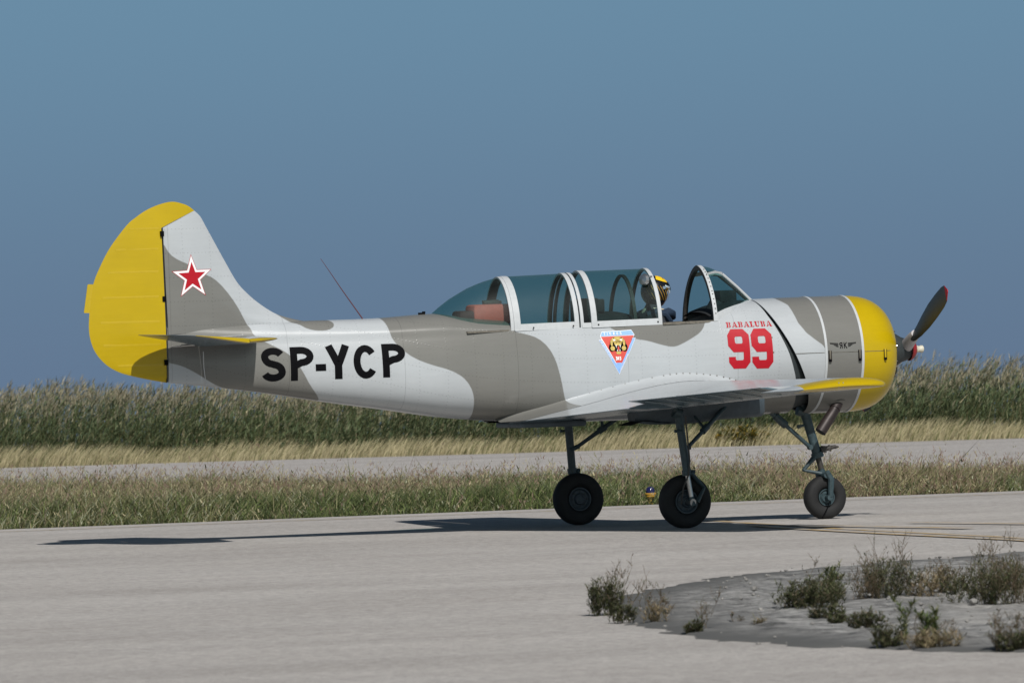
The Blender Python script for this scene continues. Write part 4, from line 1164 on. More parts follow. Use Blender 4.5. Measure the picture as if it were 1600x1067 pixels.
def main_gear(s, label):
    y = s * 1.49                                             # strut stands outboard of its wheel
    mb = MB()
    top = Vector((-.045, s * 1.44, 1.06)); low = Vector((.005, y, .50)); axle = Vector((.045, y, .21))
    mb.tube([top + Vector((0, 0, .06)), top, low], [.040, .038, .036], 14)
    mb.tube([top + Vector((-.03, 0, -.02)), top + Vector((0.02, 0, -.05))], .055, 12)
    mb.tube([low + Vector((-.004, 0, .02)), low + Vector((.002, 0, -.03))], .044, 14)
    mb.tube([Vector((-.03, y, .87)), Vector((-.085, y, .865))], .010, 8)
    mb.tube([Vector((-.08, y, .865)), Vector((-.10, y, .865))], .014, 8)
    g = obj('main_landing_gear', mb, M['bluegear'], PLANE); g['label'] = label
    pl = MB(); pl.tube([low, axle + Vector((0, 0, .03))], .024, 12); pl.tube([axle + Vector((0, s * .03, .02)), axle + Vector((-.02, -s * .10, .03))], .032, 12); obj('oleo_piston', pl, M['steel'], g)
    fk = MB(); fk.tube([axle + Vector((-.008, 0, .07)), axle + Vector((.004, 0, -.01))], [.028, .036], 12); obj('axle_block', fk, M['bluegear'], g)
    tl = MB()
    for o in (-.022, .022):
        tl.tube([low + Vector((.035, o, -.005)), low + Vector((.16, o * .5, -.145))], [.016, .011], 8)
        tl.tube([low + Vector((.16, o * .5, -.145)), axle + Vector((.05, o, .02))], [.010, .015], 8)
    tl.tube([low + Vector((.025, 0, .0)), low + Vector((.075, 0, .0))], .018, 8)
    obj('torque_link', tl, M['bluegear'], g)
    br = MB(); a = Vector((.02, y * .97, .70)); b = Vector((.50, s * 1.20, 1.06))
    br.tube([a, a.lerp(b, .5), b], [.017, .021, .022], 10)
    m_ = a.lerp(b, .48); br.tube([m_ - (b - a).normalized() * .04, m_ + (b - a).normalized() * .04], .032, 10)
    br.tube([m_, Vector((.17, s * 1.12, 1.06))], .013, 8); br.tube([a + Vector((-.05, 0, -.01)), a + Vector((.04, 0, .02))], .022, 8)
    obj('drag_brace', br, M['bluegear'], g)
    hs = MB(); hs.tube([Vector((-.01, y + s * .045, 1.0)), Vector((.02, y + s * .042, .60)), Vector((.00, y + s * .045, .47)), Vector((-.045, y + s * .03, .36)), Vector((-.055, y, .22))], .008, 8); obj('brake_hose', hs, M['liner'], g)
    wheel(g, (.016, s * 1.385, .238), .240, .155, .105, M['hub'])
main_gear(-1, 'right main landing gear leg with its strut in front of the wheel')
main_gear(1, 'left main landing gear leg standing behind its wheel')

def nose_gear():
    mb = MB(); top = Vector((1.70, 0, 1.08)); mid = Vector((1.845, 0, .57)); low = Vector((1.885, 0, .415))
    mb.tube([top, top.lerp(mid, .3), top.lerp(mid, .62), mid], [.046, .044, .042, .044], 14)
    mb.tube([mid + Vector((-.01, 0, .035)), mid + Vector((.003, 0, -.01))], .056, 14)
    mb.tube([Vector((1.66, 0, 1.0)), Vector((1.76, 0, .97))], .05, 10)
    mb.tube([Vector((1.745, 0, .86)), Vector((1.665, 0, .85))], .012, 8); mb.tube([Vector((1.675, 0, .85)), Vector((1.655, 0, .845))], .018, 8)
    g = obj('nose_landing_gear', mb, M['bluegear'], PLANE)
    p = MB(); p.tube([mid, low], .027, 12); obj('oleo_piston', p, M['liner'], g)
    f = MB()
    f.tube([low + Vector((-.03, 0, .03)), low + Vector((0, 0, 0))], .038, 12)
    f.tube([low + Vector((0, -.11, -.015)), low + Vector((0, .11, -.015))], .028, 10)
    f.tube([low + Vector((.0, -.105, .02)), Vector((1.925, -.108, .36)), Vector((1.915, -.108, .20))], [.024, .030, .024], 10)
    f.tube([low + Vector((.0, .105, .02)), Vector((1.925, .108, .36)), Vector((1.915, .108, .20))], [.024, .030, .024], 10)
    f.tube([Vector((1.905, -.125, .195)), Vector((1.905, .125, .195))], .026, 12)
    obj('wheel_fork', f, M['bluegear'], g)
    tl = MB()
    for o in (-.03, .03):
        tl.tube([mid + Vector((-.03, o, .0)), Vector((1.70, o * .4, .45))], [.017, .012], 8)
        tl.tube([Vector((1.70, o * .4, .45)), low + Vector((-.02, o, .0))], [.012, .016], 8)
    obj('torque_link', tl, M['bluegear'], g)
    br = MB(); a = Vector((1.775, 0, .655)); b = Vector((1.32, 0, 1.06)); m_ = a.lerp(b, .62)
    br.tube([a, m_], .019, 10); br.tube([m_, b], .027, 10); br.tube([m_ - Vector((.05, 0, -.045)), m_ + Vector((.05, 0, -.045))], .036, 10)
    br.tube([a.lerp(b, .78), Vector((1.44, 0, 1.03))], .016, 8); br.tube([a + Vector((0, -.03, 0)), a + Vector((0, .03, 0))], .024, 8)
    obj('drag_brace', br, M['bluegear'], g)
    ld = MB(); ld.tube([mid + Vector((.02, -.02, .06)), mid + Vector((.17, -.02, .085))], [.03, .016], 10); ld.tube([mid + Vector((.05, -.02, .035)), mid + Vector((.055, -.02, .095))], .03, 8); ld.tube([mid + Vector((.10, -.02, .05)), mid + Vector((.12, -.02, .095))], .022, 8)
    ld.tube([mid + Vector((.16, -.02, .08)), mid + Vector((.20, -.02, .082))], [.018, .006], 8)
    obj('shimmy_damper', ld, M['liner'], g)
    ws = MB(); ws.tube([Vector((1.91, -.118, .18)), Vector((1.87, -.115, .09)), Vector((1.84, -.10, .03)), Vector((1.83, -.09, .004))], .004, 6); obj('earthing_wire', ws, M['black'], g)
    wheel(g, (1.90, 0, .197), .199, .15, .075, M['bluegear'])
nose_gear()

# canopy
def arch(x, w, zt, zb=None, lean=0., n=21, ex=1.85, grow=0.):
    """half loop from near sill over the top to the far sill"""
    zb = zsill(x) if zb is None else zb; out = []
    for i in range(n):
        a = math.pi * i / (n - 1); c, s_ = math.cos(a), math.sin(a)
        y = -(w + grow) * math.copysign(abs(c) ** (2 / ex), c); z = zb + (zt + grow - zb) * abs(s_) ** (2 / ex)
        out.append((x + lean * (z - zb), y, z))
    return out
def hoop(name, parent, x0, x1, w, zt, lean=0., mats=None, th=.012, w1=None, zt1=None, ex=1.85, dark_rear=False):
    w1 = w1 or w; zt1 = zt1 or zt
    A = arch(x0, w, zt, lean=lean, grow=.006, n=31, ex=ex); B = arch(x1, w1, zt1, lean=lean, grow=.006, n=31, ex=ex)
    a = arch(x0, w, zt, lean=lean, grow=-th, n=31, ex=ex); b = arch(x1, w1, zt1, lean=lean, grow=-th, n=31, ex=ex)
    mb = MB(); mb.grid([A, B]); mb.grid([B, b], mi=1); mb.grid([b, a], mi=1); mb.grid([a, A], mi=1 if dark_rear else 0)
    return obj(name, mb, mats or [M['white'], M['liner']], parent, sharp=50)
def rail(name, parent, x0, x1, w, h0, h1, mat, th=.016):
    for s in (-1, 1):
        mb = MB(); L = []
        for x in np.linspace(x0, x1, 9):
            zz_ = zsill(x); L.append([(x, s * (w + .008), zz_ + h0), (x, s * (w + .006 - (h1 - h0) * .12), zz_ + h1), (x, s * (w - th - (h1 - h0) * .12), zz_ + h1), (x, s * (w - th), zz_ + h0)])
        mb.grid(L, closed=True)
        obj(name, mb, mat, parent, sharp=40)
def glazing(name, parent, secs, mat=None):
    mb = MB(); mb.grid(secs); return obj(name, mb, mat or M['glass'], parent, sharp=60)
WCN = .365
def canopy():
    cr_ = empty('canopy', (0, 0, 0), None, None); cr_.parent = PLANE
    # rear fixed glass, tapering onto the turtle deck
    tx = [-1.83, -1.75, -1.655, -1.56, -1.481, -1.40, -1.325, -1.25, -1.19]; tz = [1.972, 2.035, 2.101, 2.152, 2.193, 2.224, 2.249, 2.268, 2.281]
    secs = [arch(x, float(np.interp(x, [-1.83, -1.5, -1.19], [.16, .285, .318])), z, zb=1.815, ex=1.9, n=61) for x, z in zip(tx, tz)]
    glazing('rear_window', cr_, secs)
    hoop('rear_hoop', cr_, -1.205, -1.165, .355, 2.283)
    # rear sliding hood, closed
    sl = MB()
    glazing('rear_hood_glass', cr_, [arch(x, WCN, 2.286 + .014 * (x + 1.19) / .62, n=61) for x in np.linspace(-1.165, -.575, 8)])
    hoop('hood_hoop', cr_, -1.175, -1.115, WCN, 2.287)
    hoop('hood_hoop', cr_, -.600, -.558, WCN, 2.300)
    rail('hood_rail', cr_, -1.17, -.56, WCN, -.006, .055, M['white'])
    # fixed arch between the cockpits
    hoop('middle_hoop', cr_, -.545, -.515, .368, 2.302)
    glazing('middle_glass', cr_, [arch(x, WCN - .004, 2.30 + .008 * (x + .53) / .1, n=61) for x in np.linspace(-.52, -.42, 3)])
    rail('sill_strip', cr_, -.53, -.43, .372, -.004, .04, M['white'])
    # front sliding hood, pushed back
    hoop('hood_hoop', cr_, -.445, -.392, .380, 2.318)
    glazing('front_hood_glass', cr_, [arch(x, .376, 2.316 + .006 * (x + .44) / .67, n=61) for x in np.linspace(-.42, .22, 9)])
    hoop('hood_hoop', cr_, .197, .232, .380, 2.322)
    rail('hood_rail', cr_, -.44, .232, .380, -.008, .050, M['white'])
    for x in (-1.0, -.62, -.38, .19):
        for s in (-1,):
            k = MB(); k.lathe([(0, .008), (.004, .007), (.004, 0)], (x, s * .386, zsill(x) + .018), (0, s, .1), 8); obj('hood_screw', k, M['black'], cr_)
    # inner brace frame of the front hood
    hoop('inner_frame', cr_, -.02, .012, .33, 2.270, mats=[M['liner'], M['liner']], th=.012)
    # slide rails along the sill
    rail('slide_rail', cr_, -1.62, -1.20, .352, -.005, .012, M['rail']); rail('slide_rail', cr_, .235, .735, .392, -.012, .010, M['rail'])
    # windscreen
    wh = hoop('windscreen_hoop', cr_, .722, .760, .398, 2.333, th=.034, ex=1.70, dark_rear=True)
    tops = [(.76, 2.331, .395), (.82, 2.321, .378), (.88, 2.300, .355), (.945, 2.262, .325)]
    def wsec(x, n=81):
        if x <= .945: return arch(x, float(np.interp(x, [.76, .82, .88, .945], [.395, .378, .355, .325])), smooth_interp(x, [.76, .82, .88, .945], [2.331, 2.321, 2.300, 2.262]), ex=1.70, n=n)
        t = (x - .945) / (1.232 - .945); return arch(x, .325 - .225 * t, 2.262 - .242 * t, ex=1.70 - .2 * t, n=n)
    def zbase(x): return float(np.interp(x, [.76, .85, .95, 1.08, 1.2, 1.232], [1.905, 1.938, 1.963, 1.985, 2.003, 2.006]))
    gl, sk = [], {-1: [], 1: []}; co = []
    for x in list(np.linspace(.76, .945, 7)) + list(np.linspace(.98, 1.232, 8)):
        A = np.array(wsec(x)); zb_ = zbase(x); half = A[:41]
        def at_z(z): return np.array([np.interp(z, half[:, 2], half[:, i]) for i in range(3)])
        up_ = [at_z(z) for z in zb_ + (half[-1, 2] - zb_) * np.sin(np.linspace(0, np.pi / 2, 11))]
        gl.append([tuple(p) for p in up_] + [(p[0], -p[1], p[2]) for p in up_[-2::-1]])
        lo_ = [at_z(z) for z in np.linspace(zsill(x) - .03, zb_, 5)]
        sk[-1].append([tuple(p) for p in lo_]); sk[1].append([(p[0], -p[1], p[2]) for p in lo_])
        y0 = -up_[0][1]
        co.append([(x, -y0 * .985 * math.cos(q), zb_ - .012 + .05 * min(1, (1.25 - x) / .2) * math.sin(q)) for q in np.linspace(0, math.pi, 15)])
    glazing('windscreen_glass', cr_, gl)
    for s_ in (-1, 1):
        mb = MB(); mb.grid(sk[s_]); obj('windscreen_skirt', mb, M['white'], cr_)
    mb = MB(); mb.grid(co); mb.add(co[0], [tuple(range(15))]); obj('anti_glare_panel', mb, M['dark'], cr_)
    # bow across the top and the two raked pillars
    def arch_at(x, w, zt, ang, ex=1.70, grow=.006):
        c, s_ = math.cos(ang), math.sin(ang); zb = zsill(x)
        return Vector((x, -(w + grow) * math.copysign(abs(c) ** (2 / ex), c), zb + (zt + grow - zb) * abs(s_) ** (2 / ex)))
    for sgn, a0 in ((-1, R(58)), (1, R(122))):
        pts = [arch_at(.745, .398, 2.333, a0)]
        pts += [arch_at(.85, .365, 2.31, R(90) + (a0 - R(90)) * .75), arch_at(.945, .325, 2.262, R(90) + (a0 - R(90)) * .45)]
        mb = MB(); rows = []
        for p in pts: rows.append([p + Vector((-.004, 0, -.018)), p + Vector((.0, sgn * .004, .018)), p + Vector((0, -sgn * .012, .012)), p + Vector((0, -sgn * .012, -.018))])
        mb.grid(rows, closed=True); obj('windscreen_bow', mb, M['white'] if sgn < 0 else M['liner'], cr_, sharp=30)
        q0 = pts[-1]; q1 = arch_at(1.235, .10, 2.022, R(90) + (a0 - R(90)) * .9, 1.5)
        mb = MB(); mb.tube([q0, q0.lerp(q1, .5) + Vector((0, 0, .006)), q1], .014, 8); obj('windscreen_pillar', mb, M['white'] if sgn < 0 else M['liner'], cr_)
    k = MB()
    for t in np.linspace(.12, .95, 12):
        i = arch(.745, .398, 2.333, grow=.009, n=101, ex=1.70)[int(2 + t * 38)]; k.lathe([(0, .006), (.003, .005), (.003, 0)], i, (0, -1, .4), 6)
    obj('hoop_screws', k, M['rail'], wh)
    # mirror on the hood bow
    mr_ = MB(); mr_.lathe([(0, 0), (-.008, .02), (-.014, .036), (-.012, .050)], (.100, -.27, 2.222), (-1, -.55, .12), 20)
    mo = obj('mirror', mr_, M['chrome'], cr_)
    rm = MB(); rm.lathe([(-.020, .048), (-.022, .054), (-.012, .056), (.012, .045), (.02, .0)], (.105, -.27, 2.222), (-1, -.55, .12), 20); rm.tube([(.115, -.26, 2.235), (.16, -.235, 2.25), (.215, -.20, 2.25)], .006, 6); obj('mirror_rim', rm, M['steel'], mo)
    # sill screws along the deck edge
canopy()

def small_fittings():
    a = MB(); a.tube([(-2.48, 0, 1.945), (-2.67, 0, 2.215), (-2.79, 0, 2.395), (-2.86, 0, 2.496)], [.006, .0042, .0028, .002], 8); obj('whip_antenna', a, M['mast'], PLANE)
    v = MB(); v.box((-1.93, -.02, 1.978), (.03, .018, .010), bev=.004); v.box((-1.91, -.02, 1.99), (.012, .012, .008)); obj('deck_vent', v, M['black'], PLANE)
    w = MB()
    for x, z in ((1.243, 1.665), (1.245, 1.53)):
        hit = FBVH.ray_cast(Vector((x, -2, z)), Vector((0, 1, 0)))
        if hit[0]: w.lathe([(0, .008), (.004, .007), (.004, 0)], hit[0] + Vector((0, .001, 0)), (0, -1, 0), 8)
    if w.V: obj('panel_fastener', w, M['rail'], PLANE)
    # blunt step on the trailing fillet, small static ports
    st = MB()
    for z, x in ((1.283, -.02), (1.262, .0), (1.243, .012), (1.222, .02)):
        st.lathe([(0, .010), (.004, .009), (.004, 0)], (x, -.62, z - .02), (0, -1, .6), 6)
small_fittings()

# ------------------------------------------------------------------ markings
def flat(poly_list, maxe=.04):
    """polygons (with optional holes) in (x,z) -> fine triangles"""
    out = []
    for loops in poly_list:
        if not isinstance(loops[0][0], (tuple, list)): loops = [loops]
        vs = [Vector((p[0], 0, p[1])) for l in loops for p in l]
        tr = tessellate_polygon([[Vector((p[0], p[1], 0)) for p in l] for l in loops])
        bm = bmesh.new(); bv = [bm.verts.new(v) for v in vs]
        for t in tr:
            try: bm.faces.new([bv[i] for i in t])
            except ValueError: pass
        for _ in range(4):
            ee = [e_ for e_ in bm.edges if e_.calc_length() > maxe]
            if not ee: break
            bmesh.ops.subdivide_edges(bm, edges=ee, cuts=1); bmesh.ops.triangulate(bm, faces=bm.faces[:])
        bm.verts.index_update()
        out.append(([tuple(v.co) for v in bm.verts], [[v.index for v in f.verts] for f in bm.faces])); bm.free()
    return out
def decal(name, polys, bvh, off, mat, parent, maxe=.04):
    mb = MB()
    for V, F in flat(polys, maxe):
        W_ = []
        for x, _, z in V:
            h = bvh.ray_cast(Vector((x, -2, z)), Vector((0, 1, 0)))
            if h[0] is None:
                h2 = bvh.find_nearest(Vector((x, -.5, z))); p = h2[0]; nrm_ = h2[1]
            else: p, nrm_ = h[0], h[1]
            if nrm_.y > 0: nrm_ = -nrm_
            W_.append(Vector((x, p.y, z)) + nrm_ * off)
        mb.add(W_, F)
    return obj(name, mb, mat, parent, recalc=False)

def stroke(path, w):
    """constant-width outline polygon round an open path"""
    P = [np.array(p, float) for p in path]; P = [P[0]] + [b for a, b in zip(P[:-1], P[1:]) if np.linalg.norm(b - a) > 1e-5]; L = []; Rr = []
    for i, p in enumerate(P):
        a = P[i] - P[i - 1] if i > 0 else P[1] - P[0]; b = P[i + 1] - P[i] if i < len(P) - 1 else a
        a = a / np.linalg.norm(a); b = b / np.linalg.norm(b); n1 = np.array([-a[1], a[0]]); n2 = np.array([-b[1], b[0]]); n = n1 + n2; n = n / max(np.linalg.norm(n), .3); k = 1 / max(n @ n1, .5)
        L.append(p + n * w / 2 * k); Rr.append(p - n * w / 2 * k)
    q = []
    for i in range(len(P) - 1): q.append([tuple(L[i]), tuple(L[i + 1]), tuple(Rr[i + 1]), tuple(Rr[i])])
    return q
def arc(cx, cz, rx, rz, a0, a1, n=12): return [(cx + rx * math.cos(R(a0 + (a1 - a0) * i / n)), cz + rz * math.sin(R(a0 + (a1 - a0) * i / n))) for i in range(n + 1)]
# stroke letters on a unit box (x 0..w, z 0..1), inset so that strokes keep inside
def glyph(ch, t):
    """centre-line paths for a cell of height 1 and stroke t; returns (advance, paths)"""
    a = t / 2; h = 1 - a; w = .62
    if ch == 'S': return .66, [arc(.33, .735, .24, h - .735, 20, 180, 10)[:] + arc(.33, .735, .24, .735 - .515, 180, 262, 5)[1:] + arc(.33, .265, .25, .495 - .265, 82, 0, 6) + arc(.33, .265, .25, .265 - a, 0, -165, 10)[1:]]
    if ch == 'P': return .62, [[(a, 0), (a, 1)], [(a, h), (.32, h)] + arc(.32, .715, .26, h - .715, 90, -90, 12) + [(a, .43)]]
    if ch == 'R': return .64, [[(a, 0), (a, 1)], [(a, h), (.32, h)] + arc(.32, .73, .24, h - .73, 90, -90, 12) + [(a, .46)], [(.30, .46), (.60 - a, 0)]]
    if ch == 'Y': return .70, [[(a * 1.1, 1), (.35, .42)], [(.70 - a * 1.1, 1), (.35, .42)], [(.35, .46), (.35, 0)]]
    if ch == 'C': return .70, [arc(.36, .5, .36 - a, .5 - a, 38, 322, 22)]
    if ch == '-': return .30, [[(0, .36), (.28, .36)]]
    if ch == 'T': return .6, [[(0, h), (.6, h)], [(.3, 1), (.3, 0)]]
    if ch == 'I': return .16, [[(.08, 1), (.08, 0)]]
    if ch == 'G': return .70, [arc(.36, .5, .36 - a, .5 - a, 40, 330, 20), [(.42, .45), (.70 - a, .45), (.70 - a, .1)]]
    if ch == 'E': return .55, [[(a, 0), (a, 1)], [(a, h), (.55, h)], [(a, .5), (.5, .5)], [(a, a), (.55, a)]]
    if ch == 'L': return .5, [[(a, 1), (a, 0)], [(a, a), (.5, a)]]
    if ch == 'M': return .8, [[(a, 0), (a, 1)], [(a, 1), (.4, .3)], [(.4, .3), (.8 - a, 1)], [(.8 - a, 1), (.8 - a, 0)]]
    if ch == 'N': return .66, [[(a, 0), (a, 1)], [(a, 1), (.66 - a, 0)], [(.66 - a, 0), (.66 - a, 1)]]
    if ch == 'A': return .68, [[(a, 0), (.34, 1)], [(.34, 1), (.68 - a, 0)], [(.15, .3), (.53, .3)]]
    if ch == 'B': return .62, [[(a, 0), (a, 1)], [(a, h), (.3, h)] + arc(.3, .74, .22, h - .74, 90, -90, 8) + [(a, .5)], [(.3, .5)] + arc(.32, .27, .26, .24, 90, -90, 8) + [(a, a)]]
    if ch == 'U': return .66, [[(a, 1), (a, .3)] + arc(.33, .3, .33 - a, .3 - a, 180, 360, 10) + [(.66 - a, 1)]]
    if ch == 'Q' or ch == 'O': return .74, [arc(.37, .5, .37 - a, .5 - a, 0, 360, 22)] + ([[(.45, .25), (.72, 0)]] if ch == 'Q' else [])
    if ch == 'D': return .66, [[(a, 0), (a, 1)], [(a, h), (.25, h)] + arc(.25, .5, .41 - a, .5 - a, 90, -90, 12) + [(a, a)]]
    if ch == 'K': return .64, [[(a, 0), (a, 1)], [(a, .42), (.6, 1)], [(.22, .55), (.62, 0)]]
    if ch == '3': return .6, [arc(.28, .75, .25, .25 - a, 150, -90, 10) + arc(.28, .27, .27, .23, 90, -150, 10)]
    if ch == '0': return .6, [arc(.3, .5, .3 - a, .5 - a, 0, 360, 18)]
    return .35, []
def text_polys(s, x, z, h, t, gap=.14, sx=1., rot=0.):
    out = []; cx = 0.; c, s_ = math.cos(rot), math.sin(rot)
    for ch in s:
        adv, paths = glyph(ch, t); ps = []
        for p in paths:
            for q in stroke(p, t): ps.append([(x + ((cx + a) * sx * c - b * s_) * h, z + ((cx + a) * sx * s_ + b * c) * h) for a, b in q])
        out.append((ch, ps)); cx += adv + gap
    return out, cx

def markings():
    # registration on the rear fuselage
    cells = [('S', -3.495, 1.418, 0), ('P', -3.238, 1.418, 0), ('-', -3.015, 1.42, 0), ('Y', -2.925, 1.42, 0), ('C', -2.673, 1.416, 0), ('P', -2.412, 1.42, 0)]
    for ch, x, z, h in cells:
        h = .298; adv, paths = glyph(ch, .205); sx = {'S': 1.04, 'P': 1.03, '-': 1.12, 'Y': 1.10, 'C': 1.02}[ch]; ps = []
        for p in paths:
            for q in stroke(p, .205): ps.append([(x + a * sx * h, z + b * h) for a, b in q])
        decal('registration_letter', ps, FBVH, .0025, M['black'], FUS)
    # red star with white and thin red edging on the fin
    cx, cz = -4.081, 2.362
    def star(r_, k=.40): return [(cx + (r_ if i % 2 == 0 else r_ * k) * math.sin(R(-1.5 + 36 * i)) * .95, cz + (r_ if i % 2 == 0 else r_ * k) * math.cos(R(-1.5 + 36 * i))) for i in range(10)]
    decal('star_emblem', [star(.206)], FINBVH, .0015, M['red'], FIN); decal('star_border', [star(.194)], FINBVH, .0025, M['print_white'], FIN); decal('star_centre', [star(.138)], FINBVH, .0035, M['red'], FIN)
    # 99
    def nine(x, z, w, h):
        P = lambda L: [(x + a * w, z + b * h) for a, b in L]
        outer = [(0, .16), (.22, 0), (.78, 0), (1, .16), (1, .85), (.75, 1), (.19, 1), (0, .85), (0, .58), (.23, .415), (.69, .415), (.69, .24), (.64, .21), (.36, .21), (.32, .24), (.32, .30), (0, .30)]
        hole = [(.33, .66), (.38, .63), (.64, .63), (.68, .66), (.68, .78), (.64, .81), (.38, .81), (.33, .78)]
        return [P(outer), P(hole)]
    decal('number_nine', [nine(.826, 1.395, .200, .356)], FBVH, .0025, M['red'], FUS); decal('number_nine', [nine(1.043, 1.390, .198, .359)], FBVH, .0025, M['red'], FUS)
    # BABALUBA, stencil slab letters
    tp, adv = text_polys('BABALUBA', 0, 0, 1, .16, .20)
    X0, X1, Z0, H = .832, 1.262, 1.766, .049; sc_ = (X1 - X0) / (adv - .2)
    cx = 0.
    for ch in 'BABALUBA':
        w_, paths = glyph(ch, .16); ps = []
        def put(q): ps.append([(X0 + a * sc_, Z0 + b * H) for a, b in q])
        L = lambda x0, z0, x1, z1: put([(cx + x0, z0), (cx + x1, z0), (cx + x1, z1), (cx + x0, z1)])
        if ch == 'B':
            L(.06, .1, .27, .9); L(-.02, 0, .27, .12); L(-.02, .88, .27, 1)
            for (cz_, rz) in ((.755, .245), (.255, .255)):
                for q in stroke(arc(.34, cz_, .20, rz - .06, 80, -80, 8), .16): put([(cx + a, b) for a, b in q])
        if ch == 'A':
            put([(cx + .34, 1), (cx + .46, 1), (cx + .70, .1), (cx + .48, .1)]); put([(cx + .05, .1), (cx + .13, .1), (cx + .33, .85), (cx + .29, .95)]); L(-.04, 0, .22, .11); L(.42, 0, .76, .11); L(.18, .26, .46, .36)
        if ch == 'L':
            L(.08, .1, .30, .9); L(-.02, 0, .30, .12); L(-.02, .88, .40, 1); put([(cx + .34, 0), (cx + .56, 0), (cx + .56, .32), (cx + .46, .12), (cx + .34, .12)])
        if ch == 'U':
            L(.05, .25, .27, .9); L(-.03, .88, .33, 1); L(.54, .3, .60, .9); L(.47, .88, .70, 1)
            for q in stroke(arc(.34, .28, .22, .21, 180, 330, 8), .14): put([(cx + a, b) for a, b in q])
        decal('name_letter', ps, FBVH, .0025, M['red'], FUS); cx += w_ + .2
    # squadron badge: two-part triangle with a snarling tiger head
    bx, bz = -.220, 1.384                                       # lower tip
    k = .380
    B = lambda L: [(bx + a * k, bz + b * k) for a, b in L]
    decal('squadron_badge', [B([(0, -.015), (.472, .84), (.40, .835), (.452, .91), (.387, 1.03), (-.357, 1.004), (-.412, .90), (-.385, .812), (-.457, .81)])], FBVH, .002, M['print_white'], FUS)
    decal('badge_frame', [B([(0, 0), (.46, .83), (.385, .83), (.0, .11), (-.0, .11), (-.375, .80), (-.445, .80)]), B([(-.40, .895), (.44, .905), (.385, 1.015), (-.355, .99)]), B([(0, .05), (.07, .26), (-.07, .26)])], FBVH, .003, M['badge_blue'], FUS)
    decal('badge_field', [B([(-.395, .885), (.43, .895), (.065, .235), (-.055, .235)])], FBVH, .003, M['badge_red'], FUS)
    ell = lambda cx_, cz_, rx, rz, n=18: [(cx_ + rx * math.cos(2 * math.pi * i / n), cz_ + rz * math.sin(2 * math.pi * i / n)) for i in range(n)]
    decal('tiger_shadow', [B(ell(.01, .70, .205, .185)), B(ell(-.15, .62, .075, .10)), B(ell(.17, .62, .075, .10))], FBVH, .004, M['black'], FUS)
    decal('tiger_head', [B(ell(.01, .80, .155, .075)), B(ell(.01, .72, .09, .085)), B(ell(-.13, .60, .055, .055)), B(ell(.15, .60, .055, .055)), B(ell(.01, .495, .06, .035)), B(ell(-.145, .73, .03, .075)), B(ell(.165, .73, .03, .075))], FBVH, .005, M['badge_gold'], FUS)
    decal('tiger_muzzle', [B([(-.05, .665), (.07, .665), (.06, .53), (-.04, .53)]), B(ell(-.03, .74, .012, .01)), B(ell(.05, .74, .012, .01)), B([(-.10, .85), (-.02, .83), (-.10, .83)]), B([(.12, .85), (.04, .83), (.12, .83)])], FBVH, .006, M['black'], FUS)
    decal('tiger_tongue', [B(ell(.012, .595, .022, .055))], FBVH, .007, M['badge_red'], FUS)
    decal('tiger_fangs', [B([(-.055, .68), (-.025, .68), (-.038, .60)]), B([(.045, .68), (.075, .68), (.058, .60)]), B([(-.035, .535), (-.005, .535), (-.02, .585)]), B([(.03, .535), (.06, .535), (.045, .585)]), B(ell(-.075, .795, .03, .02)), B(ell(.095, .795, .03, .02))], FBVH, .007, M['print_white'], FUS)
    def word(s, x, z, h, t, gap, rot=0., sx=1., nm='badge_lettering'):
        tp, _ = text_polys(s, x, z, h, t, gap, sx, rot); ps = [q for _, l in tp for q in l]
        decal(nm, ps, FBVH, .0045, M['print_white'], FUS)
    word('TIGRES', bx - .315 * k, bz + .915 * k, .024, .22, .78, R(1), .98)
    word('303', bx - .075 * k, bz + .325 * k, .032, .26, .10, 0., .78)
    word('EM QUALQUER DUELO', bx - .415 * k, bz + .765 * k, .0135, .17, .16, R(-61.2), 1.03)
    word('GARRAS QUE DOMINAM', bx + .032 * k, bz + .045 * k, .0135, .17, .16, R(60.8), .93)
    # winged maker's emblem on the cowl
    cw = bpy.data.objects['engine_cowling']
    CB = BVHTree.FromPolygons([v.co for v in cw.data.vertices], [p.vertices[:] for p in cw.data.polygons])
    ex, ez = 1.918, 1.572; ps = []
    for s, m_ in (('R', -1), ('K', 1)):
        _, paths = glyph(s, .17)
        for p in paths:
            for q in stroke(p, .17):
                ps.append([(ex + (.005 + (.002 if m_ > 0 else -.002)) * 0 + m_ * (.006 + a * .048), ez - .026 + b * .055) for a, b in q])
    for s in (-1, 1):
        for i, (x0, x1, z0) in enumerate(((.045, .128, .016), (.045, .110, .006), (.045, .092, -.004), (.045, .075, -.014))):
            ps.append([(ex + s * x0, ez + z0), (ex + s * (x1 - .004), ez + z0 + .006), (ex + s * x1, ez + z0 + .012), (ex + s * (x0 + .004), ez + z0 + .007)])
        ps.append([(ex + s * .108, ez + .016), (ex + s * .130, ez + .030), (ex + s * .120, ez + .013)])
    decal('winged_emblem', ps, CB, .0015, M['black'], cw)
markings()

# ------------------------------------------------------------------ red canister behind the rear seat
def canister():
    root = empty('red_canister', (-1.30, 0, 1.87), 'red plastic canister lying under the rear canopy glass', 'canister')
    mb = MB(); mb.box((0.02, -.02, .085), (.20, .13, .088), bev=.035); obj('body', mb, M['canister'], root)
    c = MB(); c.box((.04, -.02, .185), (.085, .03, .018), bev=.008); c.tube([(-.03, -.02, .17), (-.05, -.02, .20), (.10, -.02, .205), (.12, -.02, .17)], .010, 8); obj('carry_handle', c, M['liner'], root)
    b = MB(); b.box((-.235, -.02, .06), (.075, .12, .062), bev=.03); obj('bag_end', b, M['canister_dark'], root)
canister()

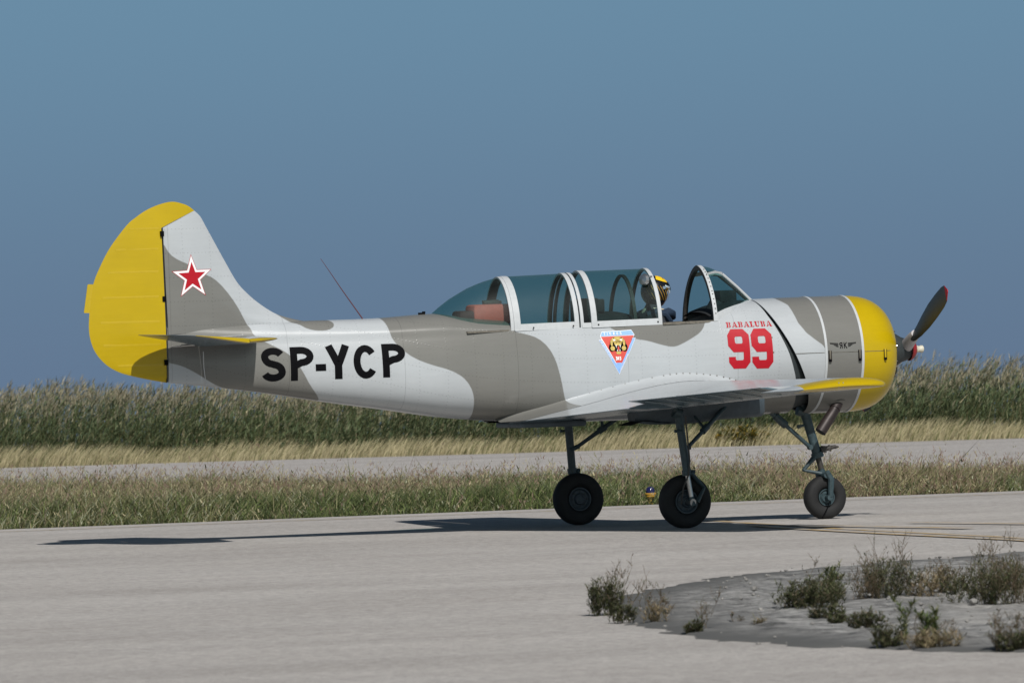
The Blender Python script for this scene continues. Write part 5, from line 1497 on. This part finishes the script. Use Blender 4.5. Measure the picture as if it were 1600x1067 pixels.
# ------------------------------------------------------------------ pilot
def skin_figure(name, verts, edges, radii, mat, parent, root=0, sub=2):
    me = bpy.data.meshes.new(name); me.from_pydata(verts, edges, [])
    o = bpy.data.objects.new(name, me); COL.objects.link(o)
    md = o.modifiers.new('skin', 'SKIN'); md.use_smooth_shade = True
    for i, r_ in enumerate(radii): me.skin_vertices[0].data[i].radius = r_ if isinstance(r_, tuple) else (r_, r_)
    me.skin_vertices[0].data[root].use_root = True
    sb = o.modifiers.new('sub', 'SUBSURF'); sb.levels = sub; sb.render_levels = sub
    dg = bpy.context.evaluated_depsgraph_get(); m2 = bpy.data.meshes.new_from_object(o.evaluated_get(dg))
    o.modifiers.clear(); o.data = m2; m2.materials.clear(); m2.materials.append(mat)
    if parent: o.parent = parent
    return o
def pilot():
    P = empty('person', (.245, 0, 1.40), 'pilot in black and yellow striped helmet and dark jacket sitting in the open front cockpit', 'person')
    # body relative to the seat
    v = [(0, 0, .08), (-.02, 0, .25), (.0, 0, .40), (.02, 0, .48), (.04, 0, .55), (.06, 0, .61), (.075, 0, .69),
         (.02, -.17, .47), (.12, -.24, .26), (.33, -.16, .22), (.02, .17, .47), (.12, .24, .26), (.33, .16, .22),
         (.12, -.10, .06), (.44, -.14, .12), (.62, -.14, -.16), (.12, .10, .06), (.44, .14, .12), (.62, .14, -.16)]
    e_ = [(0, 1), (1, 2), (2, 3), (3, 4), (4, 5), (5, 6), (3, 7), (7, 8), (8, 9), (3, 10), (10, 11), (11, 12), (0, 13), (13, 14), (14, 15), (0, 16), (16, 17), (17, 18)]
    r_ = [(.16, .13), (.17, .13), (.18, .13), (.15, .11), .075, .075, .085, .062, .048, .036, .062, .048, .036, .085, .065, .05, .085, .065, .05]
    b = skin_figure('body', v, e_, r_, M['jacket'], P)
    for s in (-1, 1):
        pv = [(.33, s * .16, .22), (.41, s * .14, .22)]; pe = [(0, 1)]; pr = [(.03, .02), (.034, .016)]
        for i, yy in enumerate((-.03, -.01, .01, .03)):
            n0 = len(pv); L = (.055, .065, .062, .05)[i]
            pv += [(.44, s * .14 + yy, .222), (.44 + L * .6, s * .14 + yy, .21), (.44 + L * .8, s * .14 + yy, .18)]; pe += [(1, n0), (n0, n0 + 1), (n0 + 1, n0 + 2)]; pr += [.0095, .0085, .007]
        n0 = len(pv); pv += [(.37, s * .14 - s * .035, .225), (.41, s * .14 - s * .06, .21)]; pe += [(0, n0), (n0, n0 + 1)]; pr += [.011, .008]
        skin_figure('hand', pv, pe, pr, M['skin'], P, 0, 1)
    # head, turned a little to the far side
    yaw = R(14); hc = Vector((.085, 0, .685))
    def hp(x, y, z): return hc + Vector((x * math.cos(yaw) - y * math.sin(yaw), x * math.sin(yaw) + y * math.cos(yaw), z))
    f = MB(); rows = []
    for i in range(15):
        a = math.pi * i / 14 - math.pi / 2; row = []
        for j in range(24):
            q = 2 * math.pi * j / 24; rx, ry, rz = .095, .075, .118
            x = rx * math.cos(a) * math.cos(q); y = ry * math.cos(a) * math.sin(q); z = rz * math.sin(a)
            if x > 0 and z < -.02: x *= 1.04; 
            if z < -.05: y *= .86
            fr = max(0, math.cos(q)) ** 10 * math.cos(a)
            x += .030 * fr * math.exp(-((z + .008) / .022) ** 2) + .010 * fr * math.exp(-((z + .055) / .012) ** 2) + .010 * fr * math.exp(-((z + .09) / .016) ** 2) - .010 * max(0, math.cos(q)) ** 3 * math.exp(-((z - .022) / .014) ** 2)
            row.append(hp(x, y, z))
        rows.append(row)
    f.grid(rows, closed=True); obj('head', f, M['skin'], P)
    for s in (-1, 1):
        ey = MB(); ey.lathe([(-.012, 0), (-.008, .009), (0, .012), (.008, .009), (.012, 0)], hp(.080, s * .030, .020), (1, .2, 0), 10); obj('eye', ey, M['print_white'], P)
    # helmet shell
    h = MB(); rows = []
    for i in range(17):
        a = math.pi * i / 16 - math.pi / 2; row = []
        for j in range(32):
            q = 2 * math.pi * j / 32; x = .138 * math.cos(a) * math.cos(q); y = .122 * math.cos(a) * math.sin(q); z = .140 * math.sin(a)
            row.append(hp(x - .015, y, z + .028))
        rows.append(row)
    def skip(i, j):
        q = 2 * math.pi * (j + .5) / 32; a = math.pi * (i + .5) / 16 - math.pi / 2
        front = math.cos(q) > .34
        return (front and a < .16) or a < -.98
    h.grid(rows, closed=True, skip=skip); ho = obj('helmet', h, M['helmet'], P)
    HB = BVHTree.FromPolygons([Vector(v_) for v_ in h.V], h.F)
    def on_helmet(name, pts_list, mat, off=.003):
        mb = MB()
        for pts in pts_list:
            rows_ = []
            for row in pts: 
                rr = []
                for az, el in row:
                    d = Vector((math.cos(el) * math.cos(az), math.cos(el) * math.sin(az), math.sin(el)))
                    p = hp(-.015 + .138 * d.x, .122 * d.y, .028 + .140 * d.z); n_ = hp(-.015 + .145 * d.x, .129 * d.y, .028 + .147 * d.z) - p
                    rr.append(p + n_.normalized() * off)
                rows_.append(rr)
            mb.grid(rows_)
        return obj(name, mb, mat, ho)
    # yellow crown painted with dark tiger stripes
    on_helmet('yellow_crown', [[[(R(a), R(28 + 22 * (abs(a) / 115) ** 2 + (89 - 28 - 22 * (abs(a) / 115) ** 2) * t)) for a in np.linspace(-115, 115, 20)] for t in (0, .2, .4, .6, .8, 1)]], M['helmet_yellow'])
    st = []
    for a0 in (-62, -40, -18, 4, 26, 48):
        st.append([[(R(a0 + o * (1 - t) + 8 * math.sin(t * 5)), R(50 + 34 * t)) for o in (-3.5, 3.5)] for t in np.linspace(0, 1, 7)])
    on_helmet('crown_stripe', st, M['helmet'], .0045)
    gl = []
    for i in range(8):
        a0 = -165 + i * 13
        gl.append([[(R(a0 + 30 * t + o), R(28 - 56 * t - i * 1.5)) for o in (-1.1, 1.1)] for t in np.linspace(0, 1, 8)])
    on_helmet('gold_line', gl, M['helmet_line'])
    vz = MB(); rows = []
    for el in np.linspace(2, 34, 7): rows.append([hp(-.015 + .147 * math.cos(R(el)) * math.cos(R(az)), .132 * math.cos(R(el)) * math.sin(R(az)), .028 + .150 * math.sin(R(el))) for az in np.linspace(-58, 58, 15)])
    vz.grid(rows); obj('visor', vz, M['helmet'], ho)
    kb = MB(); kb.lathe([(0, .018), (.012, .017), (.016, .012), (.016, 0)], hp(.0, -.118, .060), (.2, -1, .1), 14); kb.box(hp(.040, -.112, .068), (.024, .010, .011), Matrix.Rotation(R(20), 3, 'Y'), bev=.004); kb.box(hp(.070, -.098, .03), (.008, .008, .02), bev=.003); obj('visor_knob', kb, M['chrome'], ho)
    sc = MB(); sc.lathe([(0, .115), (.02, .112), (.045, .100), (.065, .088)], (.05, 0, .500), (.12, 0, 1), 20); obj('scarf', sc, M['khaki'], P)
    vs = MB()
    for s in (-1, 1):
        vs.tube([(-.06, s * .13, .50), (.02, s * .15, .525), (.10, s * .14, .505), (.17, s * .10, .43)], [.034, .040, .038, .030], 10)
    vs.tube([(.10, -.10, .505), (.17, -.06, .520), (.215, -.03, .505), (.235, .0, .47)], [.040, .044, .040, .028], 12)
    obj('life_vest', vs, M['navy'], P)
pilot()

# ------------------------------------------------------------------ taxiway light
def edge_light():
    root = empty('taxiway_light', (3.57, 9.02, 0), 'small blue domed edge light on a yellow base at the grass verge', 'light')
    b = MB(); b.lathe([(-.05, .02), (.055, .02), (.058, .030), (.075, .048), (.098, .052), (.10, .058), (.112, .058), (.114, .0)], (0, 0, 0), (0, 0, 1), 20); obj('base', b, plain('light_yellow', (.50, .27, .03), .6), root)
    d = MB(); d.lathe([(.112, .044), (.135, .045), (.155, .040), (.172, .026), (.178, 0)], (0, 0, 0), (0, 0, 1), 20); obj('lens', d, plain('cobalt_lens', (.012, .012, .06), .15), root)
edge_light()

for o in bpy.data.objects:
    if o.type == 'MESH' and o.parent and o.name.split('.')[0] in ('wingtip_screws', 'fillet_screws', 'hub_bolts', 'hoop_screws', 'panel_fastener', 'latch_hook', 'drain_pipe', 'cowl_seam', 'badge_lettering', 'tiger_fangs', 'tiger_muzzle', 'stem', 'foliage'):
        o['kind'] = 'stuff'
